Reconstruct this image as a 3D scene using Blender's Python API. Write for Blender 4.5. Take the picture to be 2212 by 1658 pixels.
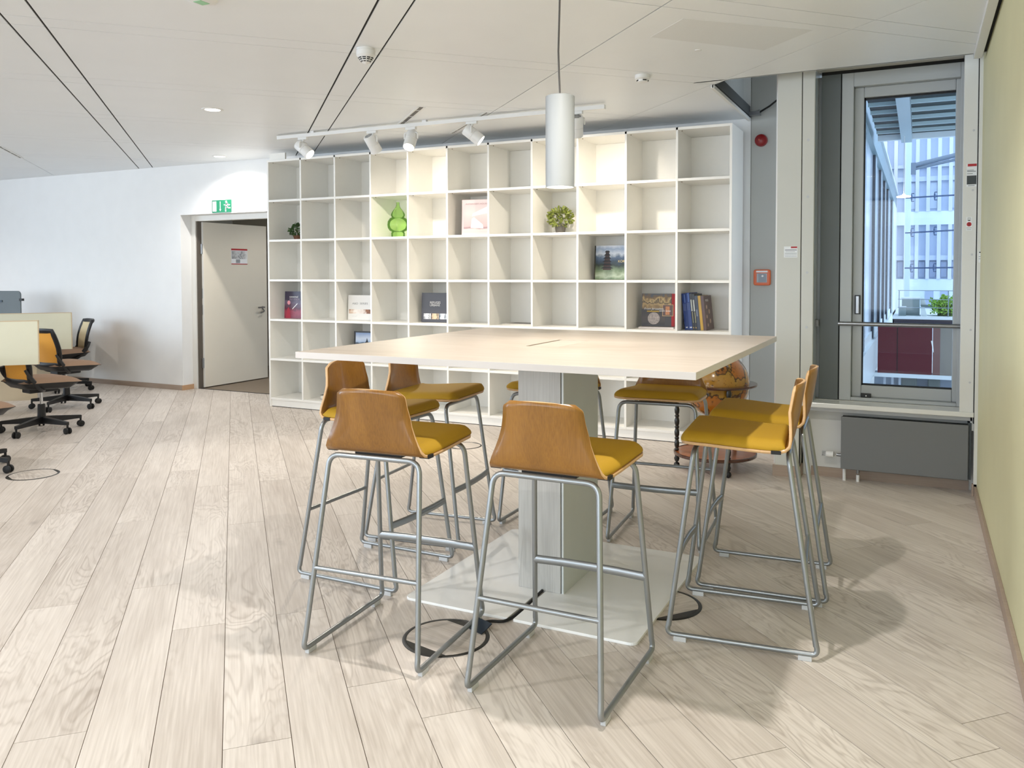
import bpy, bmesh, math, random
from mathutils import Vector, Matrix
random.seed(7)
for o in list(bpy.data.objects): bpy.data.objects.remove(o)
SC = bpy.context.scene
COL = SC.collection

# ------------------------------------------------------------------ camera, sky, large lights, exposure
R = math.radians
cam_d = bpy.data.cameras.new('camera'); cam = bpy.data.objects.new('camera', cam_d); COL.objects.link(cam)
cam_d.sensor_width = 36.0; cam_d.lens = 1768.8/2212*36
cam_d.shift_x = (1106-1128.58)/2212; cam_d.shift_y = (647.47-829)/2212
cam_d.clip_start = 0.05; cam_d.clip_end = 300
yaw, pit, rol = 0.4514, 0.0327, -0.0019
fw = Vector((-math.sin(yaw), math.cos(yaw), 0)); rt = Vector((math.cos(yaw), math.sin(yaw), 0)); up = Vector((0, 0, 1))
fw2 = fw*math.cos(pit)-up*math.sin(pit); up2 = up*math.cos(pit)+fw*math.sin(pit)
rt3 = rt*math.cos(rol)+up2*math.sin(rol); up3 = up2*math.cos(rol)-rt*math.sin(rol)
M = Matrix(((rt3.x, up3.x, -fw2.x, 0), (rt3.y, up3.y, -fw2.y, 0), (rt3.z, up3.z, -fw2.z, 1.4), (0, 0, 0, 1)))
cam.matrix_world = M
SC.camera = cam

W = bpy.data.worlds.new('world'); SC.world = W; W.use_nodes = True
wn = W.node_tree.nodes; wl = W.node_tree.links
bg = wn['Background']; bg.inputs['Strength'].default_value = 1.7
bg.inputs['Color'].default_value = (0.74, 0.86, 1.0, 1)

def area(name, loc, direction, sx, sy, power, color):
    l = bpy.data.lights.new(name, 'AREA'); l.shape = 'RECTANGLE'; l.size = sx; l.size_y = sy
    l.energy = power; l.color = color
    o = bpy.data.objects.new(name, l); COL.objects.link(o); o.location = loc
    o.rotation_euler = Vector(direction).to_track_quat('-Z', 'Y').to_euler()
    return o
# daylight by the left window band; two unseen front lamps added to flatten lighting
area('daylight_left', (-12.85, 1.2, 1.7), (1, 0.12, -0.05), 3.8, 1.9, 95, (0.66, 0.82, 1.0))
area('fill_front_a', (-8.3, -3.35, 1.7), (0.0, 1, -0.05), 6.0, 1.9, 110, (0.84, 0.92, 1.0))
area('fill_front_b', (-2.3, -3.35, 1.7), (0.0, 1, -0.05), 4.4, 1.9, 55, (0.88, 0.94, 1.0))

SC.view_settings.view_transform = 'Standard'; SC.view_settings.look = 'None'
SC.view_settings.gamma = 1.0; SC.view_settings.use_curve_mapping = False
SC.view_settings.exposure = 0.66
SC.cycles.max_bounces = 10; SC.cycles.diffuse_bounces = 5; SC.cycles.transparent_max_bounces = 16
SC.cycles.sample_clamp_indirect = 6.0

# ------------------------------------------------------------------ materials
def lin(c):
    return tuple(((v/255)/12.92 if v/255 <= 0.04045 else ((v/255+0.055)/1.055)**2.4) for v in c)
MATS = {}
def mat(name, rgb, rough=0.5, metal=0.0, spec=0.5, noise=0.0, nscale=30.0, bump=0.0, coat=0.0, emit=None, estr=0.0, alpha=None):
    if name in MATS: return MATS[name]
    m = bpy.data.materials.new(name); m.use_nodes = True
    n = m.node_tree.nodes; l = m.node_tree.links; p = n['Principled BSDF']
    c = lin(rgb)
    p.inputs['Base Color'].default_value = (*c, 1); p.inputs['Roughness'].default_value = rough
    p.inputs['Metallic'].default_value = metal; p.inputs['Specular IOR Level'].default_value = spec
    p.inputs['Coat Weight'].default_value = coat; p.inputs['Coat Roughness'].default_value = 0.08
    if emit:
        p.inputs['Emission Color'].default_value = (*emit, 1); p.inputs['Emission Strength'].default_value = estr
    if noise > 0 or bump > 0:
        tc = n.new('ShaderNodeTexCoord'); nz = n.new('ShaderNodeTexNoise')
        nz.inputs['Scale'].default_value = nscale; nz.inputs['Detail'].default_value = 4
        l.new(tc.outputs['Object'], nz.inputs['Vector'])
        if noise > 0:
            rp = n.new('ShaderNodeValToRGB')
            rp.color_ramp.elements[0].position = 0.3; rp.color_ramp.elements[1].position = 0.7
            rp.color_ramp.elements[0].color = (*[max(0, v*(1-noise)) for v in c], 1)
            rp.color_ramp.elements[1].color = (*[min(1, v*(1+noise)) for v in c], 1)
            l.new(nz.outputs['Fac'], rp.inputs['Fac']); l.new(rp.outputs['Color'], p.inputs['Base Color'])
        if bump > 0:
            b = n.new('ShaderNodeBump'); b.inputs['Strength'].default_value = bump; b.inputs['Distance'].default_value = 0.002
            l.new(nz.outputs['Fac'], b.inputs['Height']); l.new(b.outputs['Normal'], p.inputs['Normal'])
    MATS[name] = m
    return m

def wood(name, dark, light, axis=0, stretch=14.0, base=1.3, rough=0.5, contour=10.0, cmix=0.35, vary=0.0, knots=False, coat=0.0, patch=0.0):
    """grain runs along local axis; growth-ring contours come from a warped noise field"""
    if name in MATS: return MATS[name]
    m = bpy.data.materials.new(name); m.use_nodes = True
    n = m.node_tree.nodes; l = m.node_tree.links; p = n['Principled BSDF']
    p.inputs['Roughness'].default_value = rough; p.inputs['Coat Weight'].default_value = coat
    tc = n.new('ShaderNodeTexCoord'); oi = n.new('ShaderNodeObjectInfo')
    off = n.new('ShaderNodeVectorMath'); off.operation = 'SCALE'; off.inputs[0].default_value = (37.0, 53.0, 19.0)
    l.new(oi.outputs['Random'], off.inputs['Scale'])
    add = n.new('ShaderNodeVectorMath'); add.operation = 'ADD'
    l.new(tc.outputs['Object'], add.inputs[0]); l.new(off.outputs[0], add.inputs[1])
    mp = n.new('ShaderNodeMapping'); s = [base*stretch/3]*3; s[axis] = base
    mp.inputs['Scale'].default_value = s; l.new(add.outputs[0], mp.inputs['Vector'])
    n1 = n.new('ShaderNodeTexNoise'); n1.inputs['Scale'].default_value = 1.0; n1.inputs['Detail'].default_value = 3.0
    n1.inputs['Distortion'].default_value = 0.6
    l.new(mp.outputs[0], n1.inputs['Vector'])
    mul = n.new('ShaderNodeMath'); mul.operation = 'MULTIPLY'; mul.inputs[1].default_value = contour*6.28
    l.new(n1.outputs['Fac'], mul.inputs[0])
    sn = n.new('ShaderNodeMath'); sn.operation = 'SINE'; l.new(mul.outputs[0], sn.inputs[0])
    mr = n.new('ShaderNodeMapRange'); mr.inputs['From Min'].default_value = -1; l.new(sn.outputs[0], mr.inputs['Value'])
    pw = n.new('ShaderNodeMath'); pw.operation = 'POWER'; pw.inputs[1].default_value = 3.0; l.new(mr.outputs[0], pw.inputs[0])
    mp2 = n.new('ShaderNodeMapping'); s2 = [base*stretch*7]*3; s2[axis] = base*3.0
    mp2.inputs['Scale'].default_value = s2; l.new(add.outputs[0], mp2.inputs['Vector'])
    n2 = n.new('ShaderNodeTexNoise'); n2.inputs['Scale'].default_value = 1.0; n2.inputs['Detail'].default_value = 4.0
    l.new(mp2.outputs[0], n2.inputs['Vector'])
    # blend fine fibres, broad tone and rings
    a1 = n.new('ShaderNodeMath'); a1.operation = 'MULTIPLY'; a1.inputs[1].default_value = 0.55; l.new(n2.outputs['Fac'], a1.inputs[0])
    a2 = n.new('ShaderNodeMath'); a2.operation = 'MULTIPLY_ADD'; a2.inputs[1].default_value = 0.45
    l.new(n1.outputs['Fac'], a2.inputs[0]); l.new(a1.outputs[0], a2.inputs[2])
    # rings fade in and out over the board
    mp3 = n.new('ShaderNodeMapping'); s3 = [base*1.6]*3; s3[axis] = base*0.8
    mp3.inputs['Scale'].default_value = s3; l.new(add.outputs[0], mp3.inputs['Vector'])
    n3 = n.new('ShaderNodeTexNoise'); n3.inputs['Scale'].default_value = 1.0; n3.inputs['Detail'].default_value = 1.0
    l.new(mp3.outputs[0], n3.inputs['Vector'])
    fm = n.new('ShaderNodeMapRange'); fm.inputs['From Min'].default_value = 0.42; fm.inputs['From Max'].default_value = 0.66
    l.new(n3.outputs['Fac'], fm.inputs['Value'])
    rm = n.new('ShaderNodeMath'); rm.operation = 'MULTIPLY'; l.new(pw.outputs[0], rm.inputs[0]); l.new(fm.outputs[0], rm.inputs[1])
    a3 = n.new('ShaderNodeMath'); a3.operation = 'MULTIPLY_ADD'; a3.inputs[1].default_value = -cmix
    l.new(rm.outputs[0], a3.inputs[0]); l.new(a2.outputs[0], a3.inputs[2])
    last = a3
    if vary > 0:
        v1 = n.new('ShaderNodeMath'); v1.operation = 'MULTIPLY_ADD'; v1.inputs[1].default_value = vary; v1.inputs[2].default_value = -vary/2
        l.new(oi.outputs['Random'], v1.inputs[0])
        v2 = n.new('ShaderNodeMath'); v2.operation = 'ADD'; l.new(last.outputs[0], v2.inputs[0]); l.new(v1.outputs[0], v2.inputs[1]); last = v2
    if patch > 0:
        v3 = n.new('ShaderNodeMath'); v3.operation = 'MULTIPLY_ADD'; v3.inputs[1].default_value = patch; 
        l.new(n3.outputs['Fac'], v3.inputs[0]); l.new(last.outputs[0], v3.inputs[2])
        v4 = n.new('ShaderNodeMath'); v4.operation = 'SUBTRACT'; v4.inputs[1].default_value = patch*0.5; l.new(v3.outputs[0], v4.inputs[0]); last = v4
    rp = n.new('ShaderNodeValToRGB'); rp.color_ramp.elements[0].position = 0.18; rp.color_ramp.elements[1].position = 0.68
    rp.color_ramp.elements[0].color = (*lin(dark), 1); rp.color_ramp.elements[1].color = (*lin(light), 1)
    l.new(last.outputs[0], rp.inputs['Fac'])
    outc = rp.outputs['Color']
    if knots:
        mk = n.new('ShaderNodeMapping'); sk = [4.2]*3; sk[axis] = 1.5; mk.inputs['Scale'].default_value = sk
        l.new(add.outputs[0], mk.inputs['Vector'])
        wz = n.new('ShaderNodeTexNoise'); wz.inputs['Scale'].default_value = 9.0
        l.new(add.outputs[0], wz.inputs['Vector'])
        wa = n.new('ShaderNodeVectorMath'); wa.operation = 'SCALE'; wa.inputs['Scale'].default_value = 0.28; l.new(wz.outputs['Color'], wa.inputs[0])
        wb = n.new('ShaderNodeVectorMath'); wb.operation = 'ADD'; l.new(mk.outputs[0], wb.inputs[0]); l.new(wa.outputs[0], wb.inputs[1])
        vo = n.new('ShaderNodeTexVoronoi'); vo.inputs['Scale'].default_value = 1.0; l.new(wb.outputs[0], vo.inputs['Vector'])
        km = n.new('ShaderNodeMapRange'); km.inputs['From Min'].default_value = 0.035; km.inputs['From Max'].default_value = 0.15
        km.inputs['To Min'].default_value = 0.5; km.inputs['To Max'].default_value = 0.0; l.new(vo.outputs['Distance'], km.inputs['Value'])
        # only some cells carry a knot
        sel = n.new('ShaderNodeMath'); sel.operation = 'GREATER_THAN'; sel.inputs[1].default_value = 0.62
        sx = n.new('ShaderNodeSeparateColor'); l.new(vo.outputs['Color'], sx.inputs[0]); l.new(sx.outputs[0], sel.inputs[0])
        k2 = n.new('ShaderNodeMath'); k2.operation = 'MULTIPLY'; l.new(km.outputs[0], k2.inputs[0]); l.new(sel.outputs[0], k2.inputs[1])
        mx = n.new('ShaderNodeMix'); mx.data_type = 'RGBA'; l.new(k2.outputs[0], mx.inputs['Factor'])
        l.new(outc, mx.inputs['A']); mx.inputs['B'].default_value = (*lin((128, 118, 110)), 1); outc = mx.outputs['Result']
    l.new(outc, p.inputs['Base Color'])
    b = n.new('ShaderNodeBump'); b.inputs['Strength'].default_value = 0.12; b.inputs['Distance'].default_value = 0.001
    l.new(n2.outputs['Fac'], b.inputs['Height']); l.new(b.outputs['Normal'], p.inputs['Normal'])
    MATS[name] = m
    return m

def glass(name, tint=(1, 1, 1), refl=0.07):
    if name in MATS: return MATS[name]
    m = bpy.data.materials.new(name); m.use_nodes = True
    n = m.node_tree.nodes; l = m.node_tree.links; n.remove(n['Principled BSDF'])
    t = n.new('ShaderNodeBsdfTransparent'); t.inputs['Color'].default_value = (*tint, 1)
    g = n.new('ShaderNodeBsdfGlossy'); g.inputs['Roughness'].default_value = 0.02
    fr = n.new('ShaderNodeFresnel'); fr.inputs['IOR'].default_value = 1.3
    mx = n.new('ShaderNodeMixShader'); l.new(fr.outputs[0], mx.inputs['Fac']); l.new(t.outputs[0], mx.inputs[1]); l.new(g.outputs[0], mx.inputs[2])
    l.new(mx.outputs[0], n['Material Output'].inputs['Surface'])
    MATS[name] = m
    return m

def ramp_mat(name, stops, axis=2, lo=0.0, hi=1.0, noise=0.15, nscale=12.0, rough=0.35, detail=5.0):
    """printed picture: bands of colour along a local axis with ragged noise edges"""
    m = bpy.data.materials.new(name); m.use_nodes = True
    n = m.node_tree.nodes; l = m.node_tree.links; p = n['Principled BSDF']; p.inputs['Roughness'].default_value = rough
    tc = n.new('ShaderNodeTexCoord'); sx = n.new('ShaderNodeSeparateXYZ'); l.new(tc.outputs['Object'], sx.inputs[0])
    mr = n.new('ShaderNodeMapRange'); mr.inputs['From Min'].default_value = lo; mr.inputs['From Max'].default_value = hi
    l.new(sx.outputs[axis], mr.inputs['Value'])
    nz = n.new('ShaderNodeTexNoise'); nz.inputs['Scale'].default_value = nscale; nz.inputs['Detail'].default_value = detail
    l.new(tc.outputs['Object'], nz.inputs['Vector'])
    a = n.new('ShaderNodeMath'); a.operation = 'MULTIPLY_ADD'; a.inputs[1].default_value = noise*2
    sb = n.new('ShaderNodeMath'); sb.operation = 'SUBTRACT'; sb.inputs[1].default_value = noise
    l.new(nz.outputs['Fac'], a.inputs[0]); l.new(mr.outputs[0], a.inputs[2]); l.new(a.outputs[0], sb.inputs[0])
    rp = n.new('ShaderNodeValToRGB'); cr = rp.color_ramp
    while len(cr.elements) < len(stops): cr.elements.new(0.5)
    for e, (pos, c) in zip(cr.elements, stops): e.position = pos; e.color = (*lin(c), 1)
    l.new(sb.outputs[0], rp.inputs['Fac']); l.new(rp.outputs['Color'], p.inputs['Base Color'])
    return m

WHITE_WALL = mat('wall_paint', (234, 234, 233), 0.75, noise=0.012, nscale=6, bump=0.03)
CEIL = mat('ceiling_metal', (233, 236, 238), 0.42, noise=0.01, nscale=3)
GREY_WALL = mat('alcove_grey_paint', (182, 183, 178), 0.6, noise=0.015, nscale=5)
GREEN_WALL = mat('green_wall_paint', (208, 204, 166), 0.6, noise=0.03, nscale=2.5)
TRIMW = mat('white_lacquer', (222, 222, 218), 0.35)
PILLAR = mat('pillar_lacquer', (206, 206, 199), 0.45, noise=0.01, nscale=4)
BASEB = wood('baseboard_oak', (150, 130, 115), (172, 154, 138), axis=0, rough=0.55, contour=4, cmix=0.1)
FLOOR = wood('whitewashed_oak', (170, 158, 147), (218, 209, 200), axis=0, stretch=13, base=1.25, rough=0.42, contour=16, cmix=0.22, vary=0.16, knots=True, patch=0.25)
DARK = mat('dark_void', (22, 23, 24), 0.8)
PLENUM = mat('plenum_grey', (34, 33, 32), 0.9)
SHELFW = mat('shelf_laminate', (242, 240, 234), 0.38, noise=0.006, nscale=20)
TABLET = wood('table_ash', (184, 168, 152), (212, 199, 186), axis=0, stretch=9, base=1.0, rough=0.32, contour=4, cmix=0.14)
TABLEE = mat('table_edge_band', (214, 207, 202), 0.4)
COLW = wood('column_grey_wood', (166, 164, 160), (204, 203, 199), axis=2, stretch=16, base=1.6, rough=0.45, contour=5, cmix=0.25)
COLS = mat('column_side_panel', (206, 211, 210), 0.45, noise=0.02, nscale=8)
PLATE = mat('plate_white_powder', (240, 241, 240), 0.25, noise=0.008, nscale=15)
OAKV = wood('stool_oak_veneer', (112, 72, 22), (154, 106, 38), axis=2, stretch=26, base=1.6, rough=0.33, contour=3, cmix=0.06, vary=0.10, coat=0.15)
OAKE = mat('plywood_edge', (216, 176, 130), 0.5, noise=0.06, nscale=60)
FABRIC = mat('mustard_fabric', (180, 140, 22), 0.75, noise=0.03, nscale=400, bump=0.15)
METAL = mat('satin_aluminium_paint', (152, 156, 158), 0.33, metal=0.75)
WPLAST = mat('white_plastic', (228, 228, 226), 0.35)
LGREY = mat('light_grey_plastic', (196, 198, 200), 0.4)
BLACKP = mat('black_plastic', (20, 20, 22), 0.45, noise=0.05, nscale=50)
RUBBER = mat('black_rubber', (14, 14, 15), 0.6)
CHROME = mat('chrome', (200, 202, 205), 0.12, metal=1.0)
STEEL = mat('brushed_steel', (150, 152, 155), 0.28, metal=0.9)

# ------------------------------------------------------------------ mesh helpers
class MB:
    def __init__(s): s.v = []; s.f = []; s.mi = []; s.cur = 0
    def add(s, vs, fs):
        b = len(s.v); s.v += [tuple(v) for v in vs]; s.f += [tuple(i+b for i in f) for f in fs]; s.mi += [s.cur]*len(fs); return s
    def box(s, x0, x1, y0, y1, z0, z1):
        return s.add([(x0, y0, z0), (x1, y0, z0), (x1, y1, z0), (x0, y1, z0), (x0, y0, z1), (x1, y0, z1), (x1, y1, z1), (x0, y1, z1)],
                     [(0, 3, 2, 1), (4, 5, 6, 7), (0, 1, 5, 4), (1, 2, 6, 5), (2, 3, 7, 6), (3, 0, 4, 7)])
    def prism(s, poly, z0, z1):
        n = len(poly)
        vs = [(x, y, z0) for x, y in poly]+[(x, y, z1) for x, y in poly]
        fs = [tuple(range(n-1, -1, -1)), tuple(range(n, 2*n))]+[(i, (i+1) % n, n+(i+1) % n, n+i) for i in range(n)]
        return s.add(vs, fs)
    def extr(s, poly3, d):
        n = len(poly3); d = Vector(d)
        vs = [Vector(p) for p in poly3]; vs += [p+d for p in vs]
        return s.add(vs, [tuple(range(n-1, -1, -1)), tuple(range(n, 2*n))]+[(i, (i+1) % n, n+(i+1) % n, n+i) for i in range(n)])
    def tube(s, pts, r, n=10, closed=False, flat=None, caps=True):
        P = [Vector(p) for p in pts]; m = len(P)
        rs = r if isinstance(r, (list, tuple)) else [r]*m
        T = []
        for i in range(m):
            a = P[i-1] if (i > 0 or closed) else P[i]; b = P[(i+1) % m] if (i < m-1 or closed) else P[i]
            t = (b-a); T.append(t.normalized() if t.length > 1e-9 else Vector((0, 0, 1)))
        ref = Vector((0, 0, 1)) if abs(T[0].z) < 0.9 else Vector((0, 1, 0))
        u = (ref-T[0]*ref.dot(T[0])).normalized(); vs = []
        for i in range(m):
            u = (u-T[i]*u.dot(T[i]))
            u = u.normalized() if u.length > 1e-6 else T[i].orthogonal().normalized()
            w = T[i].cross(u)
            ru, rw = (rs[i], rs[i]) if not flat else flat
            for k in range(n):
                a = 2*math.pi*k/n
                vs.append(P[i]+u*math.cos(a)*ru+w*math.sin(a)*rw)
        fs = []
        for i in range(m if closed else m-1):
            j = (i+1) % m
            for k in range(n):
                k2 = (k+1) % n; fs.append((i*n+k, i*n+k2, j*n+k2, j*n+k))
        if not closed and caps:
            fs.append(tuple(range(n-1, -1, -1))); fs.append(tuple((m-1)*n+k for k in range(n)))
        return s.add(vs, fs)
    def lathe(s, prof, n=24, c=(0, 0, 0), axis='z', cap=True):
        vs = []; m = len(prof)
        for r, z in prof:
            for k in range(n):
                a = 2*math.pi*k/n; p = (r*math.cos(a), r*math.sin(a), z)
                if axis == 'y': p = (p[0], p[2], p[1])
                if axis == 'x': p = (p[2], p[0], p[1])
                vs.append((c[0]+p[0], c[1]+p[1], c[2]+p[2]))
        fs = []
        for i in range(m-1):
            for k in range(n):
                k2 = (k+1) % n; q = (i*n+k, i*n+k2, (i+1)*n+k2, (i+1)*n+k)
                fs.append(q if axis != 'y' else q[::-1])
        if cap:
            a = tuple(range(n)); b = tuple((m-1)*n+k for k in range(n))
            fs += [a[::-1], b] if axis != 'y' else [a, b[::-1]]
        return s.add(vs, fs)
    def build(s, name, material, parent=None, smooth=None, bevel=0.0, loc=None, rot=None):
        me = bpy.data.meshes.new(name); me.from_pydata(s.v, [], s.f); me.update()
        ms = material if isinstance(material, (list, tuple)) else [material]
        for m_ in ms: me.materials.append(m_)
        if any(s.mi): me.polygons.foreach_set('material_index', s.mi)
        if smooth:
            me.polygons.foreach_set('use_smooth', [True]*len(me.polygons)); me.set_sharp_from_angle(angle=R(smooth))
        o = bpy.data.objects.new(name, me); COL.objects.link(o)
        if parent: o.parent = parent
        if loc: o.location = loc
        if rot: o.rotation_euler = rot
        if bevel:
            b = o.modifiers.new('bevel', 'BEVEL'); b.width = bevel; b.segments = 2; b.limit_method = 'ANGLE'; b.angle_limit = R(40)
        return o
def bx(name, b, m, parent=None, bevel=0.0, **k): return MB().box(*b).build(name, m, parent, bevel=bevel, **k)
def fillet(pts, r, n=5):
    P = [Vector(p) for p in pts]; out = [P[0]]
    for i in range(1, len(P)-1):
        a = (P[i-1]-P[i]); b = (P[i+1]-P[i]); d = min(r, a.length*0.49, b.length*0.49)
        A = P[i]+a.normalized()*d; B = P[i]+b.normalized()*d
        for k in range(n+1):
            t = k/n; out.append(A*(1-t)**2+P[i]*2*t*(1-t)+B*t*t)
    out.append(P[-1]); return out
def rrect(x0, x1, y0, y1, r, n=5):
    out = []
    for cx, cy, a0 in ((x1-r, y1-r, 0), (x0+r, y1-r, 90), (x0+r, y0+r, 180), (x1-r, y0+r, 270)):
        for k in range(n+1):
            a = R(a0+90*k/n); out.append((cx+r*math.cos(a), cy+r*math.sin(a)))
    return out
def tag(o, label=None, cat=None, group=None, kind=None):
    if label: o['label'] = label
    if cat: o['category'] = cat
    if group: o['group'] = group
    if kind: o['kind'] = kind
    return o
def struct(o, label=None): 
    o['kind'] = 'structure'
    if label: o['label'] = label
    return o
def thing(name, label, cat, loc=(0, 0, 0), rz=0.0, group=None):
    o = bpy.data.objects.new(name, None); COL.objects.link(o); o.empty_display_size = 0.1
    o.location = loc; o.rotation_euler = (0, 0, rz)
    return tag(o, label, cat, group)
def dup(root, loc, rz, label=None):
    def cp(o, par):
        c = o.copy(); COL.objects.link(c); c.parent = par
        for ch in o.children: cp(ch, c)
        return c
    r = cp(root, None); r.location = loc; r.rotation_euler = (0, 0, rz)
    if label: r['label'] = label
    return r
def text(name, body, size, m, parent=None, loc=(0, 0, 0), rot=(R(90), 0, 0), align='LEFT', sx=1.0, shear=0.0, extr=0.0002):
    c = bpy.data.curves.new(name, 'FONT'); c.body = body; c.size = size; c.align_x = align; c.extrude = extr; c.shear = shear
    t = bpy.data.objects.new(name+'_tmp', c); COL.objects.link(t)
    bpy.context.view_layer.update()
    me = bpy.data.meshes.new_from_object(t.evaluated_get(bpy.context.evaluated_depsgraph_get()))
    bpy.data.objects.remove(t); me.materials.clear(); me.materials.append(m)
    o = bpy.data.objects.new(name, me); COL.objects.link(o)
    if parent: o.parent = parent
    o.location = loc; o.rotation_euler = rot; o.scale = (sx, 1, 1)
    return o

PH = R(45.3)
ADIR = Vector((-math.sin(PH), math.cos(PH))); BDIR = Vector((math.cos(PH), math.sin(PH)))
def uv2(u, v): p = ADIR*u+BDIR*v; return (p.x, p.y)
def clip(poly, a, b, c):
    """keep the part of a polygon where a*x+b*y <= c"""
    out = []
    for i in range(len(poly)):
        p, q = poly[i], poly[(i+1) % len(poly)]
        dp = a*p[0]+b*p[1]-c; dq = a*q[0]+b*q[1]-c
        if dp <= 0: out.append(p)
        if dp*dq < 0:
            t = dp/(dp-dq); out.append((p[0]+(q[0]-p[0])*t, p[1]+(q[1]-p[1])*t))
    return out
XL, YF = -13.0, -3.5          # far left end and the wall behind the camera
YB = 7.05                     # back wall plane
CZ = 2.69

# ------------------------------------------------------------------ floor: planks at 45 degrees
floor = struct(bx('floor', (XL, 0.36, YF, 7.235, -0.12, -0.012), mat('subfloor', (92, 80, 70), 0.8)), 'whitewashed oak plank floor laid diagonally')
PWD, PLN, GAP = 0.1965, 2.29, 0.0012
plank_me = None
known = {-4: 3.87, -3: 2.77, -2: 3.97, -1: 3.452, 0: 2.524, 2: 2.77, 7: 1.98}
for k in range(-45, 25):
    v0 = -0.048+k*PWD; vm = v0+PWD/2
    st = known.get(k, (k*0.83+0.4*math.sin(k*2.1)) % PLN)
    for j in range(-6, 9):
        u0 = st+j*PLN; um = u0+PLN/2
        rect = [uv2(u0, v0), uv2(u0+PLN, v0), uv2(u0+PLN, v0+PWD), uv2(u0, v0+PWD)]
        if max(p[1] for p in rect) < -0.2: continue
        c = rect
        for pl in ((1, 0, 0.352), (-1, 0, 12.6), (0, 1, 7.235), (0, -1, 0.6)):
            if len(c) >= 3: c = clip(c, *pl)
        if len(c) < 3: continue
        # skip floor that lies far outside the camera's view on the left
        cx = sum(p[0] for p in c)/len(c); cy = sum(p[1] for p in c)/len(c)
        if cx < -1.18*max(cy, 0)-2.9: continue
        ctr = Vector(uv2(um, vm)); ang = math.atan2(ADIR.y, ADIR.x)
        inv = Matrix.Rotation(-ang, 2)
        full = len(c) == 4 and all((Vector(p)-Vector(q)).length < 1e-6 for p, q in zip(c, rect))
        if full and plank_me is None or not full:
            loc = [inv @ (Vector(p)-ctr) for p in c]
            sh = []
            for p in loc:
                x = max(-PLN/2+GAP, min(PLN/2-GAP, p.x)); y = max(-PWD/2+GAP, min(PWD/2-GAP, p.y)); sh.append((x, y))
            area2 = sum(sh[i][0]*sh[(i+1) % len(sh)][1]-sh[(i+1) % len(sh)][0]*sh[i][1] for i in range(len(sh)))
            if abs(area2) < 0.004: continue
            if area2 < 0: sh = sh[::-1]
            o = MB().prism(sh, -0.012, 0.0).build('plank', FLOOR, floor)
            if full: plank_me = o.data
        else:
            o = bpy.data.objects.new('plank', plank_me); COL.objects.link(o); o.parent = floor
        o.location = (ctr.x, ctr.y, 0); o.rotation_euler = (0, 0, ang)
bx('floor_underlay', (XL, 0.36, YF, 7.235, -0.0119, -0.0045), mat('underlay', (120, 102, 86), 0.8), floor)

# ------------------------------------------------------------------ ceiling: panels on the same diagonal grid
cm = MB(); cm.box(XL, 0.35, YF, 5.565, 2.6955, 2.76); cm.box(XL, -1.30, 5.565, YB, 2.6955, 2.76)
ceiling = struct(cm.build('ceiling', PLENUM), 'white metal panel ceiling with dark joints')
VC = [-9.1, -7.97, -6.83, -5.69, -4.55, -3.34, -2.2, -1.075, -0.908, 0.663, 0.826, 1.975, 3.115, 4.26, 5.4]
UC = [-6.06, -5.89, -4.71, -4.54, -3.36, -3.19, -2.01, -1.84, -0.66, -0.49, 0.69, 0.86, 2.04, 2.21, 3.39, 3.56, 4.742, 4.905, 6.09, 6.265, 7.44, 7.61, 8.765, 8.93, 10.1, 10.27, 11.45, 11.62, 12.8, 12.97, 14.2]
dark_v = {-1.075: 0.006, -0.908: 0.006, 0.663: 0.006, 0.826: 0.005, 1.975: 0.0034, 3.115: 0.0022, -2.2: 0.003}
for i in range(len(VC)-1):
    for j in range(len(UC)-1):
        g0 = dark_v.get(VC[i], 0.0016); g1 = dark_v.get(VC[i+1], 0.0016)
        v0, v1, u0, u1 = VC[i]+g0, VC[i+1]-g1, UC[j]+0.0028, UC[j+1]-0.0028
        r = [uv2(u0, v0), uv2(u1, v0), uv2(u1, v1), uv2(u0, v1)]
        for pl in ((1, 0, 0.272), (-1, 0, 13.0), (0, 1, YB), (0, -1, 3.5)):
            if len(r) >= 3: r = clip(r, *pl)
        if len(r) < 3: continue
        parts = [r]
        hit = clip(clip(r, -1, 0, 1.295), 0, -1, -5.567) if len(r) >= 3 else []
        if len(hit) >= 3:
            A = clip(r, 1, 0, -1.295); B = clip(clip(r, -1, 0, 1.295), 0, 1, 5.567)
            ch = clip(clip(r, -1, 0, 1.295), 0, -1, -5.567); ch = clip(ch, 1, 1, 4.391) if len(ch) >= 3 else []
            parts = [q for q in (A, B, ch) if len(q) >= 3]
        mb = MB()
        for q in parts:
            a2 = sum(q[t][0]*q[(t+1) % len(q)][1]-q[(t+1) % len(q)][0]*q[t][1] for t in range(len(q)))
            if abs(a2) < 1e-3: continue
            mb.prism(q if a2 > 0 else q[::-1], CZ, CZ+0.005)
        if mb.v:
            if max(v[1] for v in mb.v) < 0.5 and False: continue
            mb.build('panel', CEIL, ceiling)
# perforated field in one panel, edge trims
pf = [uv2(*q) for q in ((3.70, 2.14), (3.70, 2.90), (4.10, 2.94), (4.10, 2.16))]
MB().prism([(-1.098, 4.139), (-0.53, 4.641), (-0.829, 4.928), (-1.343, 4.383)], CZ-0.001, CZ+0.002).build('perforated_field', mat('perforated_metal', (224, 226, 226), 0.5, noise=0.02, nscale=160), ceiling)
struct(bx('trim_1', (0.272, 0.318, YF, 5.60, 2.668, 2.72), TRIMW, bevel=0.003), 'white ceiling edge profile along the green wall')
struct(bx('trim_2', (0.318, 0.338, YF, 5.60, 2.70, 2.72), mat('shadow_gap_green', (120, 118, 84), 0.8)))
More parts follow.
